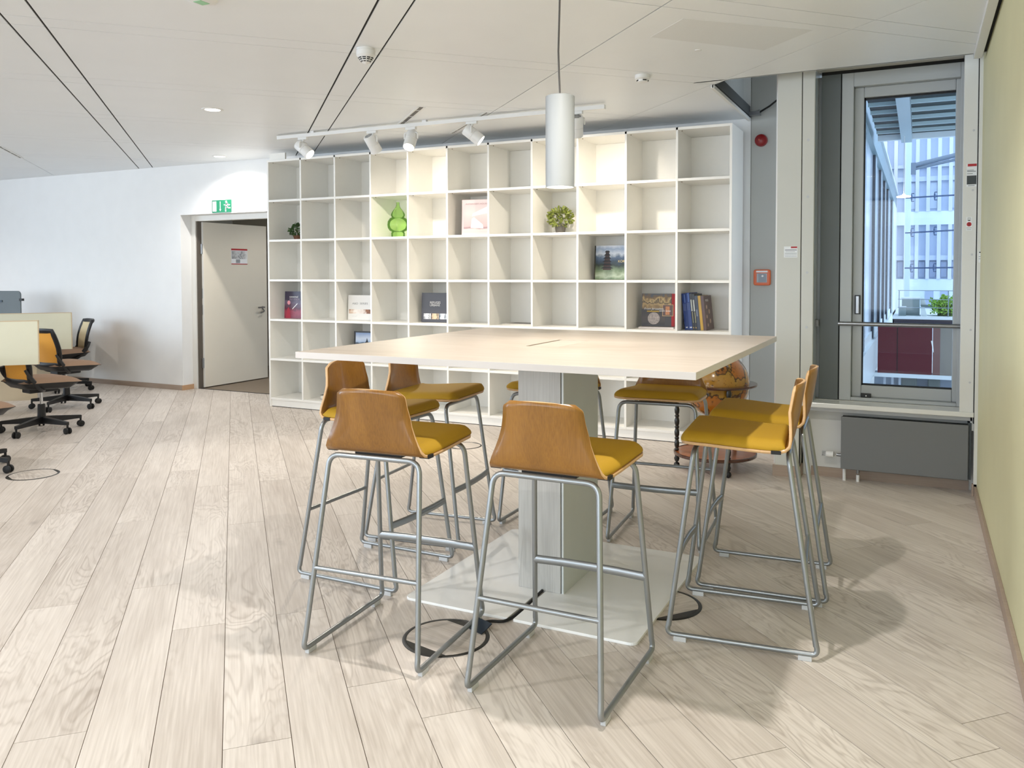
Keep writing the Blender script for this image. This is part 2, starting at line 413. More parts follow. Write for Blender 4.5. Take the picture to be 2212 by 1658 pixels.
# upstand at the open ceiling edge beside the alcove
fa = MB(); fa.box(-1.30, -1.292, 5.68, YB, 2.672, 2.79); fa.box(-1.292, -1.284, 5.72, YB-0.02, 2.70, 2.74)
struct(fa.build('trim_3', mat('upstand_grey', (70, 74, 76), 0.5)), 'dark metal upstand of the open ceiling edge')
struct(bx('trim_4', (-1.31, -1.286, 5.68, YB, 2.668, 2.69), TRIMW))
struct(bx('wall_alcove_side', (-1.40, -1.35, 5.50, 7.25, 2.76, 3.36), GREY_WALL))
struct(bx('trim_5', (-1.40, 0.345, 5.555, 5.575, 2.69, 3.3), CEIL))

# ------------------------------------------------------------------ walls
wb = MB()
wb.box(XL, -7.96, YB, 7.25, 0, 2.78)
wb.box(-7.96, -6.60, YB, 7.25, 2.10, 2.78)
wb.box(-6.60, -1.287, YB, 7.25, 0, 3.3)
struct(wb.build('wall_back', WHITE_WALL), 'white painted wall with the door opening')
wa = MB(); wa.box(-1.281, -0.55, YB-0.004, 7.25, 0, 3.3); wa.box(-1.287, -1.281, YB+0.01, 7.25, 0, 3.3)
struct(wa.build('wall_alcove', GREY_WALL), 'grey painted alcove wall behind the pillar')
struct(bx('wall_alcove_cap', (-1.35, 0.40, 5.56, 7.25, 3.3, 3.36), GREY_WALL))
struct(bx('wall_right', (0.338, 0.50, YF, 5.80, 0, 2.78), GREEN_WALL), 'pale green painted side wall')
# unseen end walls; left band admits daylight, front bands added to even the light
wl_ = MB(); wl_.box(XL-0.2, XL, YF, YB, 0, 0.7); wl_.box(XL-0.2, XL, YF, YB, 2.65, 2.78); wl_.box(XL-0.2, XL, 3.2, YB, 0.7, 2.65); wl_.box(XL-0.2, XL, YF, -0.7, 0.7, 2.65)
struct(wl_.build('wall_left', WHITE_WALL))
wf_ = MB(); wf_.box(XL, 0.5, YF-0.2, YF, 0, 0.7); wf_.box(XL, 0.5, YF-0.2, YF, 2.65, 2.78); wf_.box(XL, -11.4, YF-0.2, YF, 0.7, 2.65); wf_.box(-5.2, -4.6, YF-0.2, YF, 0.7, 2.65); wf_.box(0.0, 0.5, YF-0.2, YF, 0.7, 2.65)
struct(wf_.build('wall_front', WHITE_WALL))
# baseboards
b = MB(); b.box(XL, -7.96, YB-0.014, YB, 0, 0.058)
struct(b.build('baseboard_back', BASEB, bevel=0.002), 'low oak baseboard under the white wall')
struct(bx('baseboard_door', (-7.96, -7.946, YB-0.014, 7.205, 0, 0.058), wood('baseboard_warm', (178, 140, 104), (196, 158, 122), contour=4, cmix=0.1)))
struct(bx('baseboard_right', (0.322, 0.338, YF, 5.80, 0, 0.062), BASEB, bevel=0.002), 'oak baseboard along the green wall')
struct(bx('baseboard_window', (-0.66, 0.30, 5.94, 5.957, 0, 0.062), BASEB), 'oak baseboard under the radiator')
struct(bx('baseboard_shelf', (-6.26, -6.165, YB-0.016, YB, 0, 0.065), LGREY))
pb = MB(); pb.box(-0.898, -0.715, 5.808, 5.824, 0, 0.075); pb.box(-0.731, -0.715, 5.824, 5.95, 0, 0.075)
struct(pb.build('baseboard_pillar', BASEB), 'oak baseboard round the white pillar')
struct(bx('baseboard_post', (0.310, 0.337, 5.80, 5.83, 0, 0.075), BASEB))
# pillar beside the window
struct(bx('wall_pillar', (-0.885, -0.727, 5.824, 6.5, 0, 3.3), PILLAR, bevel=0.004), 'white clad pillar beside the window')

# ------------------------------------------------------------------ window
win = thing('window_1', 'tall white framed window with grey side panel and steel guard rail', None); win['kind'] = 'structure'
if 'category' in win: del win['category']
WF = mat('window_frame_powder', (176, 180, 181), 0.4)
WFD = mat('window_panel_dark_grey', (96, 102, 102), 0.5, noise=0.02, nscale=6)
st = MB(); st.box(-0.722, -0.644, 5.822, 5.86, 0.50, 3.0)
st.build('surround_left', PILLAR, win, bevel=0.003)
bx('surround_joint', (-0.7265, -0.722, 5.83, 5.86, 0.0, 3.0), DARK, win)
bx('surround_right', (0.236, 0.314, 5.822, 5.86, 0.49, 3.0), TRIMW, win, bevel=0.003)
bx('edge_post', (0.319, 0.345, 5.80, 5.86, 0.0, 3.0), TRIMW, win, bevel=0.002)
bx('edge_joint', (0.3135, 0.3195, 5.83, 5.87, 0.45, 2.9), DARK, win)
sl = MB(); sl.box(-0.724, 0.316, 5.80, 6.10, 0.493, 0.524)
sl.build('sill', mat('sill_gloss_white', (226, 226, 222), 0.12), win, bevel=0.004)
bx('sill_support', (-0.70, 0.31, 5.86, 5.96, 0.462, 0.493), LGREY, win)
hd = MB(); hd.box(-0.644, 0.236, 5.86, 6.06, 2.77, 3.0)
hd.build('head_lining', mat('head_lining_white', (205, 204, 198), 0.4), win)
bx('head_joint', (-0.62, 0.25, 6.0, 6.05, 2.748, 2.77), DARK, win)
rv = MB(); rv.box(-0.652, -0.644, 5.86, 6.2, 0.524, 3.0)
rv.build('reveal_left', mat('reveal_pale_blue', (196, 204, 210), 0.15), win)
bx('reveal_right', (0.30, 0.34, 5.86, 6.35, 0.40, 3.0), TRIMW, win)
bx('side_panel', (-0.620, -0.497, 6.0, 6.10, 0.526, 2.75), WFD, win, bevel=0.002)
bx('side_panel_return', (-0.645, -0.620, 6.06, 6.10, 0.526, 2.75), mat('panel_return', (200, 206, 210), 0.2), win)
bx('panel_joint', (-0.497, -0.490, 6.01, 6.08, 0.526, 2.76), DARK, win)
fr = MB()
fr.box(-0.490, -0.415, 6.0, 6.12, 0.526, 2.75); fr.box(0.225, 0.30, 6.0, 6.12, 0.526, 2.75)
fr.box(-0.415, 0.225, 6.0, 6.12, 2.655, 2.75); fr.box(-0.415, 0.225, 6.0, 6.12, 0.526, 0.548)
fr.build('frame', WF, win, bevel=0.004)
sa = MB()
sa.box(-0.415, -0.352, 6.05, 6.13, 0.548, 2.655); sa.box(0.20, 0.262, 6.05, 6.13, 0.548, 2.655)
sa.box(-0.352, 0.20, 6.05, 6.13, 2.585, 2.655); sa.box(-0.352, 0.20, 6.05, 6.13, 0.548, 0.628)
sa.build('sash', WF, win, bevel=0.006)
ga = MB(); ga.box(-0.352, -0.343, 6.07, 6.10, 0.628, 2.585); ga.box(-0.352, 0.25, 6.07, 6.10, 2.572, 2.585); ga.box(-0.352, 0.25, 6.07, 6.10, 0.628, 0.637)
ga.build('gasket', RUBBER, win)
bx('pane', (-0.345, 0.25, 6.084, 6.090, 0.63, 2.58), glass('window_glass', (0.93, 0.97, 1.0)), win)
hm = MB(); hm.box(-0.398, -0.362, 6.035, 6.05, 1.115, 1.245)
ho = hm.build('handle_recess', BLACKP, win)
MB().prism(rrect(-0.392, -0.366, 6.02, 6.036, 0.006), 1.122, 1.238).build('handle', STEEL, ho)
MB().tube([(-0.497, 5.965, 1.052), (0.30, 5.965, 1.052)], 0.0145, 14).build('guard_rail', STEEL, win, smooth=40)
bx('rail_bracket', (-0.655, -0.62, 5.93, 5.985, 1.03, 1.075), mat('bracket_grey', (110, 110, 108), 0.4, metal=0.4), win)
sn_ = bx('window_sensor', (-0.352, -0.288, 6.02, 6.05, 0.548, 0.575), BLACKP, win, bevel=0.003)
MB().lathe([(0.0045, 0), (0.0045, 0.003)], 10, (-0.318, 6.017, 0.560), axis='y').build('sensor_dot', WPLAST, sn_)
for z in (2.31, 1.93, 1.42, 1.05):
    MB().lathe([(0.009, 0), (0.009, 0.003)], 12, (-0.664-0.02, 5.8195, z-0.02), axis='y').build('screw_cap', LGREY, win)
for z in (2.30, 1.93, 1.53, 1.06, 0.73):
    MB().lathe([(0.007, 0), (0.007, 0.003)], 12, (0.292, 5.8195, z-0.02), axis='y').build('screw_cap', LGREY, win)
struct(bx('wall_window', (-0.715, 0.50, 5.957, 6.35, 0, 0.525), mat('spandrel_white', (214, 214, 210), 0.6), bevel=0), 'white spandrel wall behind the radiator')
struct(bx('wall_window_side', (0.34, 0.9, 5.80, 6.45, 0, 3.3), WHITE_WALL))
struct(bx('wall_window_outer', (-0.95, -0.652, 6.2, 6.45, 0, 3.3), WHITE_WALL))
struct(bx('wall_window_head', (-0.70, 0.40, 6.06, 6.45, 2.77, 3.3), WHITE_WALL))

# ------------------------------------------------------------------ door
door = thing('door_1', 'cream door standing open in a white reveal', None); door['kind'] = 'structure'
if 'category' in door: del door['category']
DF = mat('door_frame_white', (226, 224, 218), 0.4)
f = MB(); f.box(-7.96, -7.893, 7.205, 7.275, 0, 2.10); f.box(-7.893, -6.69, 7.205, 7.275, 2.034, 2.10); f.box(-6.69, -6.60, 7.205, 7.275, 0, 2.10)
f.build('frame', DF, door, bevel=0.004)
f = MB(); f.box(-7.893, -7.872, 7.225, 7.30, 0, 2.034)
f.build('rebate', mat('door_seal_brown', (92, 84, 74), 0.6), door)
leaf = bx('leaf', (-7.89, -7.85, 7.29, 8.36, 0.012, 2.028), mat('door_leaf_cream', (228, 220, 204), 0.5, noise=0.012, nscale=4), door, bevel=0.002)
bx('leaf_edge', (-7.889, -7.851, 7.282, 7.292, 0.012, 2.028), DF, leaf)
for z in (1.70, 0.31):
    MB().tube([(-7.862, 7.272, z-0.06), (-7.862, 7.272, z+0.06)], 0.011, 10).build('hinge', STEEL, door, smooth=40)
for z in (1.16, 0.96):
    MB().prism(rrect(-7.876, -7.864, 7.279, 7.2825, 0.0015), z-0.06, z+0.06).build('lock_plate', STEEL, leaf)
MB().tube(fillet([(-7.848, 8.27, 0.96), (-7.80, 8.27, 0.955), (-7.80, 8.15, 0.955)], 0.02), 0.010, 10).build('lever', STEEL, leaf, smooth=40)
MB().tube(fillet([(-7.848, 8.27, 0.94), (-7.81, 8.27, 0.90), (-7.81, 8.20, 0.885)], 0.02), 0.009, 10).build('lever_return', STEEL, leaf, smooth=40)
bx('threshold', (-7.893, -6.69, 7.235, 7.25, -0.01, 0.004), DARK, door)
# corridor beyond the door
cr = mat('corridor_wall', (214, 206, 190), 0.7)
struct(bx('floor_corridor', (-9.6, -4.2, 7.25, 9.6, -0.12, 0.0), mat('corridor_floor', (128, 114, 98), 0.6, noise=0.04, nscale=20)))
c = MB(); c.box(-9.6, -4.2, 9.5, 9.6, 0, 2.5); c.box(-9.7, -9.6, 7.25, 9.6, 0, 2.5)
struct(c.build('wall_corridor', cr)); CORR = (-6.75, 8.35); struct(bx('ceiling_corridor', (-9.6, -4.2, 7.25, 9.6, 2.5, 2.6), cr))

exec_order = []
# ------------------------------------------------------------------ bookshelf
SX0, SQ, SP, SY0, SY1 = -6.152, 0.4361, 0.4144, 6.583, 7.035
ZL = [2.572-SP*r for r in range(7)]     # centres of the horizontal boards, top to bottom
shelf = thing('bookshelf', 'tall white open bookshelf wall with sixty-six square compartments', 'bookshelf', (SX0, SY0, 0))
T2 = 0.0095
for i in range(12):
    x = i*SQ
    bx('upright', (x-T2, x+T2, 0.0, SY1-SY0, 0.0 if i in (0, 11) else 0.075, 2.583), SHELFW, shelf, bevel=0.0015)
brd = None
for r in range(7):
    for i in range(11):
        if r == 0 and i > 0: continue
        z = ZL[r]
        if r == 0:
            bx('top_board', (T2, 11*SQ-T2, 0.0, SY1-SY0, z-0.011, z+0.011), SHELFW, shelf, bevel=0.0015); continue
        if brd is None:
            o = bx('shelf_board', (T2, SQ-T2, 0.001, SY1-SY0-0.02, -0.011, 0.011), SHELFW, shelf, bevel=0.0015); brd = o
        else:
            o = brd.copy(); COL.objects.link(o)
        o.location = (i*SQ, 0, z)
bk = None
for i in range(11):
    if bk is None: bk = bx('back_panel', (T2, SQ-T2, SY1-SY0-0.022, SY1-SY0-0.004, 0.09, 2.56), SHELFW, shelf); o = bk
    else: o = bk.copy(); COL.objects.link(o)
    o.location = (i*SQ, 0, 0)
bx('plinth', (T2, 11*SQ-T2, 0.012, 0.03, 0.006, 0.076), SHELFW, shelf)
bx('floor_gap', (0, 11*SQ, 0.016, 0.10, 0.0, 0.006), DARK, shelf)
bx('filler_panel', (0.0, 0.21, 0.03, 0.05, 2.585, 2.655), SHELFW, shelf)
# little shelf pins where the top compartments meet
pin = None
PINM = mat('pin_metal', (120, 108, 90), 0.4, metal=0.5)
for i in range(11):
    for r in (0, 1):
        if pin is None: pin = MB().lathe([(0.004, -0.004), (0.004, 0.004)], 8).build('shelf_pin', PINM, shelf); o = pin
        else: o = pin.copy(); COL.objects.link(o)
        o.location = (i*SQ+T2+0.02, 0.05, ZL[r]-0.013)

# ------------------------------------------------------------------ bar table
TX0, TX1, TY0, TY1, TZ = -2.282, -0.640, 2.590, 4.232, 1.082
CXT, CYT = (TX0+TX1)/2, (TY0+TY1)/2
tbl = thing('bar_table', 'large square bar table with pale wood top and grey column on white base plate', 'table', (CXT, CYT, 0))
hw = (TX1-TX0)/2
slot = (-0.085, 0.072, -0.19, 0.18)
tp = MB()
# top built round the cable slot
tp.box(-hw, hw, -hw, slot[2], TZ-0.025, TZ); tp.box(-hw, hw, slot[3], hw, TZ-0.025, TZ)
tp.box(-hw, slot[0], slot[2], slot[3], TZ-0.025, TZ); tp.box(slot[1], hw, slot[2], slot[3], TZ-0.025, TZ)
tp.build('table_top', TABLET, tbl)
eb = MB()
eb.box(-hw-0.001, hw+0.001, -hw-0.0015, -hw, TZ-0.0255, TZ-0.0002); eb.box(-hw-0.001, hw+0.001, hw, hw+0.0015, TZ-0.0255, TZ-0.0002)
eb.box(-hw-0.0015, -hw, -hw, hw, TZ-0.0255, TZ-0.0002); eb.box(hw, hw+0.0015, -hw, hw, TZ-0.0255, TZ-0.0002)
eb.build('edge_band', TABLEE, tbl, bevel=0.0006)
lid = MB(); lid.box(slot[0]+0.018, slot[1]-0.003, slot[2]+0.003, slot[3]-0.003, TZ-0.02, TZ-0.0005)
lid.build('cable_lid', TABLET, tbl)
bx('slot_well', (slot[0], slot[1], slot[2], slot[3], TZ-0.06, TZ-0.024), mat('slot_dark_brown', (58, 34, 28), 0.7), tbl)
cx0, cx1, cy0, cy1 = -1.583-CXT, -1.367-CXT, 3.222-CYT, 3.64-CYT
bx('column_face', (cx0, cx1-0.014, cy0-0.001, cy0+0.018, 0.0125, TZ-0.03), COLW, tbl, bevel=0.001)
bx('column_face', (cx0, cx1-0.014, cy1-0.018, cy1+0.001, 0.0125, TZ-0.03), COLW, tbl, bevel=0.001)
bx('column_core', (cx0+0.003, cx1-0.006, cy0+0.004, cy1-0.004, 0.0125, TZ-0.026), mat('column_core_dark', (46, 40, 36), 0.6), tbl)
bx('column_side', (cx1-0.010, cx1, cy0, cy1, 0.012, TZ-0.03), COLS, tbl, bevel=0.001)
bx('column_side', (cx0, cx0+0.008, cy0+0.02, cy1-0.02, 0.012, TZ-0.03), COLS, tbl)
bx('top_spider', (cx0-0.25, cx1+0.25, cy0-0.10, cy1+0.10, TZ-0.032, TZ-0.025), LGREY, tbl)
# base plate with a cable notch in its front edge
px0, px1, py0, py1 = -1.975-CXT, -0.938-CXT, 2.903-CYT, 3.95-CYT
q = rrect(px0, px1, py0, py1, 0.03)
nx = -1.465-CXT
# insert the notch between the two bottom corners
q2 = []
for i, p in enumerate(q):
    q2.append(p)
    if abs(p[1]-py0) < 1e-6 and p[0] < 0 and q[(i+1) % len(q)][0] > 0:
        q2 += [(nx-0.013, py0), (nx-0.011, py0+0.335), (nx+0.011, py0+0.335), (nx+0.013, py0)]
MB().prism(q2, 0.0005, 0.012).build('base_plate', PLATE, tbl, bevel=0.0015)
cable = MB().tube(fillet([(-1.465, 3.215, 0.016), (-1.465, 3.10, 0.009), (-1.465, 2.93, 0.0075), (-1.48, 2.872, 0.007), (-1.535, 2.86, 0.007), (-1.56, 2.80, 0.009), (-1.565, 2.785, 0.008)], 0.05, 6), 0.006, 8).build('power_cable', RUBBER, None, smooth=60)
tag(cable, 'black power cable from the table column to the round floor box', 'cable')

# ------------------------------------------------------------------ bar stools
def make_stool():
    root = thing('bar_stool', '', 'stool', (0, 0, 0), 0, 'bar stools round the square table')
    # shell: profile from the top of the back down and forward along the seat (y forward, z up, half width)
    prof = [(-0.210, .985, .140), (-0.206, .955, .142), (-0.200, .918, .147), (-0.194, .882, .155), (-0.188, .848, .164), (-0.181, .815, .177),
            (-0.174, .785, .191), (-0.165, .762, .201), (-0.149, .747, .207), (-0.125, .741, .210), (-0.08, .741, .213), (-0.02, .744, .217), (0.05, .749, .221),
            (0.12, .754, .224), (0.18, .757, .226), (0.215, .757, .224), (0.238, .754, .214)]
    P = []
    for k in range(len(prof)-1):        # subdivide
        for t in (0.0, 0.5): P.append(tuple(prof[k][i]*(1-t)+prof[k+1][i]*t for i in range(3)))
    P.append(prof[-1]); P = [P[0]]+P[1:]
    nT = 13; m = len(P); L = [0.0]
    for k in range(1, m): L.append(L[-1]+math.hypot(P[k][0]-P[k-1][0], P[k][1]-P[k-1][1]))
    vs = []
    for k in range(m):
        y, z, w = P[k]
        for rr, d in ((0.026, L[k]), (0.06, L[-1]-L[k])):
            if d < rr: w -= rr-math.sqrt(max(0, rr*rr-(rr-d)**2))
        back = max(0.0, min(1.0, (z-0.76)/0.12))
        for j in range(nT):
            t = -1+2*j/(nT-1)
            vs.append((t*w, y+back*0.032*t*t, z-(0.008*t*t if L[k] < 0.02 else 0)))
    fs = [(k*nT+j, k*nT+j+1, (k+1)*nT+j+1, (k+1)*nT+j) for k in range(m-1) for j in range(nT-1)]
    sh = MB().add(vs, fs).build('shell', [OAKV, OAKE], root)
    sh.data.polygons.foreach_set('use_smooth', [True]*len(sh.data.polygons))
    so = sh.modifiers.new('solid', 'SOLIDIFY'); so.thickness = 0.011; so.offset = 0; so.material_offset_rim = 1; so.use_even_offset = True
    # seat cushion following the seat
    seat = [p for p in P if p[0] > -0.150 and p[1] < 0.77]
    nS, nT2 = 23, 19; top = []; bot = []
    for a in range(nS):
        s = 0.5-0.5*math.cos(math.pi*a/(nS-1)); f_ = s*(len(seat)-1); i0 = min(int(f_), len(seat)-2); fr_ = f_-i0
        y, z, w = (seat[i0][i]*(1-fr_)+seat[i0+1][i]*fr_ for i in range(3))
        if s > 0.999: y -= 0.004
        d = (1-s)*0.38
        if d < 0.06: w -= 0.06-math.sqrt(max(0, 0.0036-(0.06-d)**2))
        w -= 0.006
        for j in range(nT2):
            t = -math.cos(math.pi*j/(nT2-1))
            e = max((1-abs(t))/0.16, 0); ef = max((1-s)/0.13, 0); er = max(s/0.07, 0)
            h = 0.029*min(1, e)**0.55*min(1, ef)**0.6*min(1, er)**0.5
            top.append((t*w, y, z+0.0065+0.005+h)); bot.append((t*w, y, z+0.0062))
    n0 = nS*nT2
    fs = [(k*nT2+j, k*nT2+j+1, (k+1)*nT2+j+1, (k+1)*nT2+j) for k in range(nS-1) for j in range(nT2-1)]
    fs += [tuple(reversed([n0+i for i in f_])) for f_ in list(fs)]
    edge = [j for j in range(nT2)]+[k*nT2+nT2-1 for k in range(1, nS)]+[(nS-1)*nT2+j for j in range(nT2-2, -1, -1)]+[k*nT2 for k in range(nS-2, 0, -1)]
    for i in range(len(edge)):
        a_, b_ = edge[i], edge[(i+1) % len(edge)]; fs.append((a_, n0+a_, n0+b_, b_))
    cu = MB().add(top+bot, fs).build('cushion', FABRIC, root, smooth=50)
    r = 0.0098; zf = 0.024
    rear = fillet([(-0.235, -0.262, zf+0.03), (-0.19, -0.160, 0.7265), (0.19, -0.160, 0.7265), (0.235, -0.262, zf+0.03)], 0.045, 7)
    MB().tube(rear, r, 10).build('rear_leg_frame', METAL, root, smooth=60)
    front = fillet([(-0.235, 0.268, zf+0.03), (-0.198, 0.182, 0.728), (0.198, 0.182, 0.728), (0.235, 0.268, zf+0.03)], 0.045, 7)
    MB().tube(front, r, 10).build('front_leg_frame', METAL, root, smooth=60)
    for s in (-1, 1):
        rn = fillet([(s*0.2335, -0.2585, zf+0.055), (s*0.2365, -0.271, zf), (s*0.2365, 0.277, zf), (s*0.2335, 0.2648, zf+0.055)], 0.03, 7)
        MB().tube(rn, r, 10).build('runner', METAL, root, smooth=60)
        for y in (-0.225, 0.225):
            MB().box(s*0.2365-0.009, s*0.2365+0.009, y-0.024, y+0.024, 0.0, zf-0.006).build('glide', LGREY, root, bevel=0.002)
    def leg_at(z, rear_):
        a, b_ = ((-0.262, -0.162) if rear_ else (0.268, 0.182)); t = (z-zf-0.03)/(0.722-zf-0.03)
        xa, xb = (0.235, 0.19) if rear_ else (0.235, 0.198)
        return xa+(xb-xa)*t, a+(b_-a)*t
    x, y = leg_at(0.315, True)
    MB().tube([(-x, y, 0.315), (x, y, 0.315)], 0.0088, 10).build('stretcher', METAL, root, smooth=60)
    x, y = leg_at(0.300, False)
    MB().tube([(-x, y, 0.300), (-x*0.5, y+0.010, 0.300), (0, y+0.013, 0.300), (x*0.5, y+0.010, 0.300), (x, y, 0.300)], 0.015, 12, flat=(0.0165, 0.010)).build('footrest', METAL, root, smooth=60)
    pl = MB(); pl.box(-0.10, 0.10, -0.13, 0.15, 0.728, 0.737)
    pl.build('mounting_plate', BLACKP, root, bevel=0.002)
    for s in (-1, 1):
        bx('bracket', (s*0.195-0.02, s*0.195+0.02, -0.135, -0.10, 0.735, 0.748), BLACKP, root)
    return root
st0 = make_stool()
stools = [
    ((-1.797, 2.595, 0), R(4), 'oak bar stool with mustard seat, its back beside the table\'s left front corner'),
    ((-1.100, 2.595, 0), R(0), 'oak bar stool with mustard seat standing straight in front of the grey column'),
    ((-2.295, 3.150, 0), R(-90), 'oak bar stool on the desk side of the table, the one nearer the floor box'),
    ((-2.360, 3.735, 0), R(-84.5), 'oak bar stool on the desk side of the table, the one nearer the bookshelf'),
    ((-1.850, 4.270, 0), R(180), 'oak bar stool hidden behind the grey table column'),
    ((-1.222, 4.258, 0), R(184), 'oak bar stool facing the table with its back to the globe'),
    ((-0.612, 3.815, 0), R(93.5), 'oak bar stool on the window side of the table, nearer the radiator'),
    ((-0.602, 3.283, 0), R(95.5), 'oak bar stool on the window side of the table beside the round floor box'),
]
for i, (loc, rz, lab) in enumerate(stools):
    if i == 0: st0.location = loc; st0.rotation_euler = (0, 0, rz); st0['label'] = lab
    else: dup(st0, loc, rz, lab)

# ------------------------------------------------------------------ floor boxes
FBM = mat('floor_box_black', (38, 37, 34), 0.4)
def floor_box(label, x, y, ang, r=0.168, cord=True, ring=0.016):
    o = thing('floor_box', label, 'floor box', (x, y, 0), ang, 'round floor boxes in the plank floor')
    n = 48; mb = MB()
    ri = r-ring
    vs = [(rr*math.cos(2*math.pi*k/n), rr*math.sin(2*math.pi*k/n), z) for rr, z in ((r, 0.0003), (r-0.004, 0.003), (ri+0.002, 0.003), (ri, 0.0008)) for k in range(n)]
    mb.add(vs, [(i*n+k, i*n+(k+1) % n, (i+1)*n+(k+1) % n, (i+1)*n+k) for i in range(3) for k in range(n)])
    mb.build('ring', FBM, o, smooth=40)
    h = 0.113 if cord else ri*0.92
    # wooden inlay bounded by two chords
    pts = []
    a = math.asin(min(0.999, h/ri))
    for k in range(13): t = -a+2*a*k/12; pts.append((ri*math.cos(t), ri*math.sin(t)))
    for k in range(13): t = math.pi-a+2*a*k/12; pts.append((ri*math.cos(t), ri*math.sin(t)))
    MB().prism(pts, 0.0002, 0.0018).build('lid_inlay', FLOOR, o)
    for s in (-1, 1):
        seg = [(ri*math.cos(t), s*ri*math.sin(t)) for t in [a+(math.pi-2*a)*k/14 for k in range(15)]]
        if s < 0: seg = seg[::-1]
        MB().prism(seg, 0.0002, 0.0022).build('lid_cover', FBM, o)
    return o
fb = floor_box('black ringed round floor box between the two front bar stools', -1.622, 2.667, R(-12))
fl = MB().box(-0.045, 0.045, -0.03, 0.03, 0.0, 0.004).build('outlet_flap', mat('flap_blue_black', (22, 36, 48), 0.4), fb)
fl.location = (0.058, 0.128, 0.016); fl.rotation_euler = (R(24), 0, R(-8))
floor_box('round floor box partly under the white base plate by the window side stools', -0.965, 3.335, R(51))
floor_box('thin black ring of a floor box in the open floor near the office chairs', -5.555, 3.617, R(-20), 0.165, False, 0.014)
floor_box('far floor box ring in front of the bookshelf', -3.31, 5.745, R(-20), 0.14, False, 0.012)

# ------------------------------------------------------------------ globe bar cart
gl = thing('globe_bar', 'antique style globe drinks cabinet on turned black legs with round lower tray', 'globe', (-1.30, 5.83, 0), 0)
gm = bpy.data.materials.new('antique_globe_map'); gm.use_nodes = True
n = gm.node_tree.nodes; l = gm.node_tree.links; p = n['Principled BSDF']; p.inputs['Roughness'].default_value = 0.18; p.inputs['Coat Weight'].default_value = 0.6
tc = n.new('ShaderNodeTexCoord'); nz = n.new('ShaderNodeTexNoise'); nz.inputs['Scale'].default_value = 5.2; nz.inputs['Detail'].default_value = 5.0
l.new(tc.outputs['Object'], nz.inputs['Vector'])
rp = n.new('ShaderNodeValToRGB'); cr_ = rp.color_ramp
stops = [(0.0, (168, 96, 18)), (0.40, (174, 104, 24)), (0.485, (166, 98, 22)), (0.497, (60, 36, 12)), (0.515, (92, 62, 18)), (0.525, (166, 124, 44)), (0.60, (172, 124, 42)), (1.0, (150, 100, 30))]
while len(cr_.elements) < len(stops): cr_.elements.new(0.5)
for e, (pos, c_) in zip(cr_.elements, stops): e.position = pos; e.color = (*lin(c_), 1)
l.new(nz.outputs['Fac'], rp.inputs['Fac'])
# fine ink lettering and rhumb lines
wv = n.new('ShaderNodeTexNoise'); wv.inputs['Scale'].default_value = 46.0; wv.inputs['Detail'].default_value = 3.0; l.new(tc.outputs['Object'], wv.inputs['Vector'])
wr = n.new('ShaderNodeMapRange'); wr.inputs['From Min'].default_value = 0.60; wr.inputs['From Max'].default_value = 0.70; wr.inputs['To Max'].default_value = 0.7; l.new(wv.outputs['Fac'], wr.inputs['Value'])
mx = n.new('ShaderNodeMix'); mx.data_type = 'RGBA'; l.new(wr.outputs[0], mx.inputs['Factor']); l.new(rp.outputs['Color'], mx.inputs['A']); mx.inputs['B'].default_value = (*lin((74, 46, 14)), 1)
l.new(mx.outputs['Result'], p.inputs['Base Color'])
GR, GZ = 0.238, 0.612
def arc(r, a0, a1, k): return [(r*math.cos(R(a0+(a1-a0)*i/k)), GZ+r*math.sin(R(a0+(a1-a0)*i/k))) for i in range(k+1)]
MB().lathe([(max(0.002, r), z) for r, z in arc(GR, -90, -1.5, 18)], 40, cap=False).build('globe_lower_half', gm, gl, smooth=60)
MB().lathe([(max(0.002, r), z) for r, z in arc(GR, 1.5, 90, 18)], 40, cap=False).build('globe_upper_half', gm, gl, smooth=60)
RINGM = mat('globe_ring_walnut', (74, 42, 30), 0.2, coat=0.5)
MB().lathe([(GR-0.004, GZ-0.012), (0.285, GZ-0.012), (0.292, GZ-0.004), (0.290, GZ+0.006), (GR-0.004, GZ+0.007), (GR-0.004, GZ-0.012)], 48, cap=False).build('horizon_ring', RINGM, gl, smooth=30)
LEGB = mat('turned_black_wood', (16, 13, 12), 0.3, coat=0.3)
tray = MB().lathe([(0.0, 0.105), (0.272, 0.105), (0.284, 0.110), (0.284, 0.122), (0.272, 0.124), (0.0, 0.122)], 48, cap=False).build('lower_tray', mat('tray_map_veneer', (150, 84, 40), 0.3, noise=0.25, nscale=9, coat=0.3), gl, smooth=30)
MB().lathe([(0.283, 0.103), (0.291, 0.108), (0.291, 0.124), (0.283, 0.127), (0.283, 0.103)], 48, cap=False).build('tray_rim', RINGM, tray, smooth=30)
for an in (198.5, 302, 70):
    c_, s_ = math.cos(R(an))*0.268, math.sin(R(an))*0.268
    prof = [(0.014, 0.05), (0.02, 0.07), (0.013, 0.085), (0.016, 0.10)]
    z = 0.125
    while z < 0.585:
        prof += [(0.012, z), (0.0165, z+0.006), (0.0165, z+0.014), (0.012, z+0.020), (0.017, z+0.034), (0.0185, z+0.055), (0.014, z+0.074)]; z += 0.08
    prof += [(0.018, 0.60)]
    lg = MB().lathe(prof, 12, (c_, s_, 0)).build('turned_leg', LEGB, gl, smooth=50)
    MB().lathe([(0.001, -0.022), (0.016, -0.016), (0.022, 0.0), (0.016, 0.016), (0.001, 0.022)], 14, (c_, s_, 0.0225), axis='x', cap=False).build('castor', BLACKP, lg, smooth=50)
    MB().tube([(c_, s_, 0.04), (c_, s_, 0.06)], 0.009, 8).build('castor_stem', BLACKP, lg)

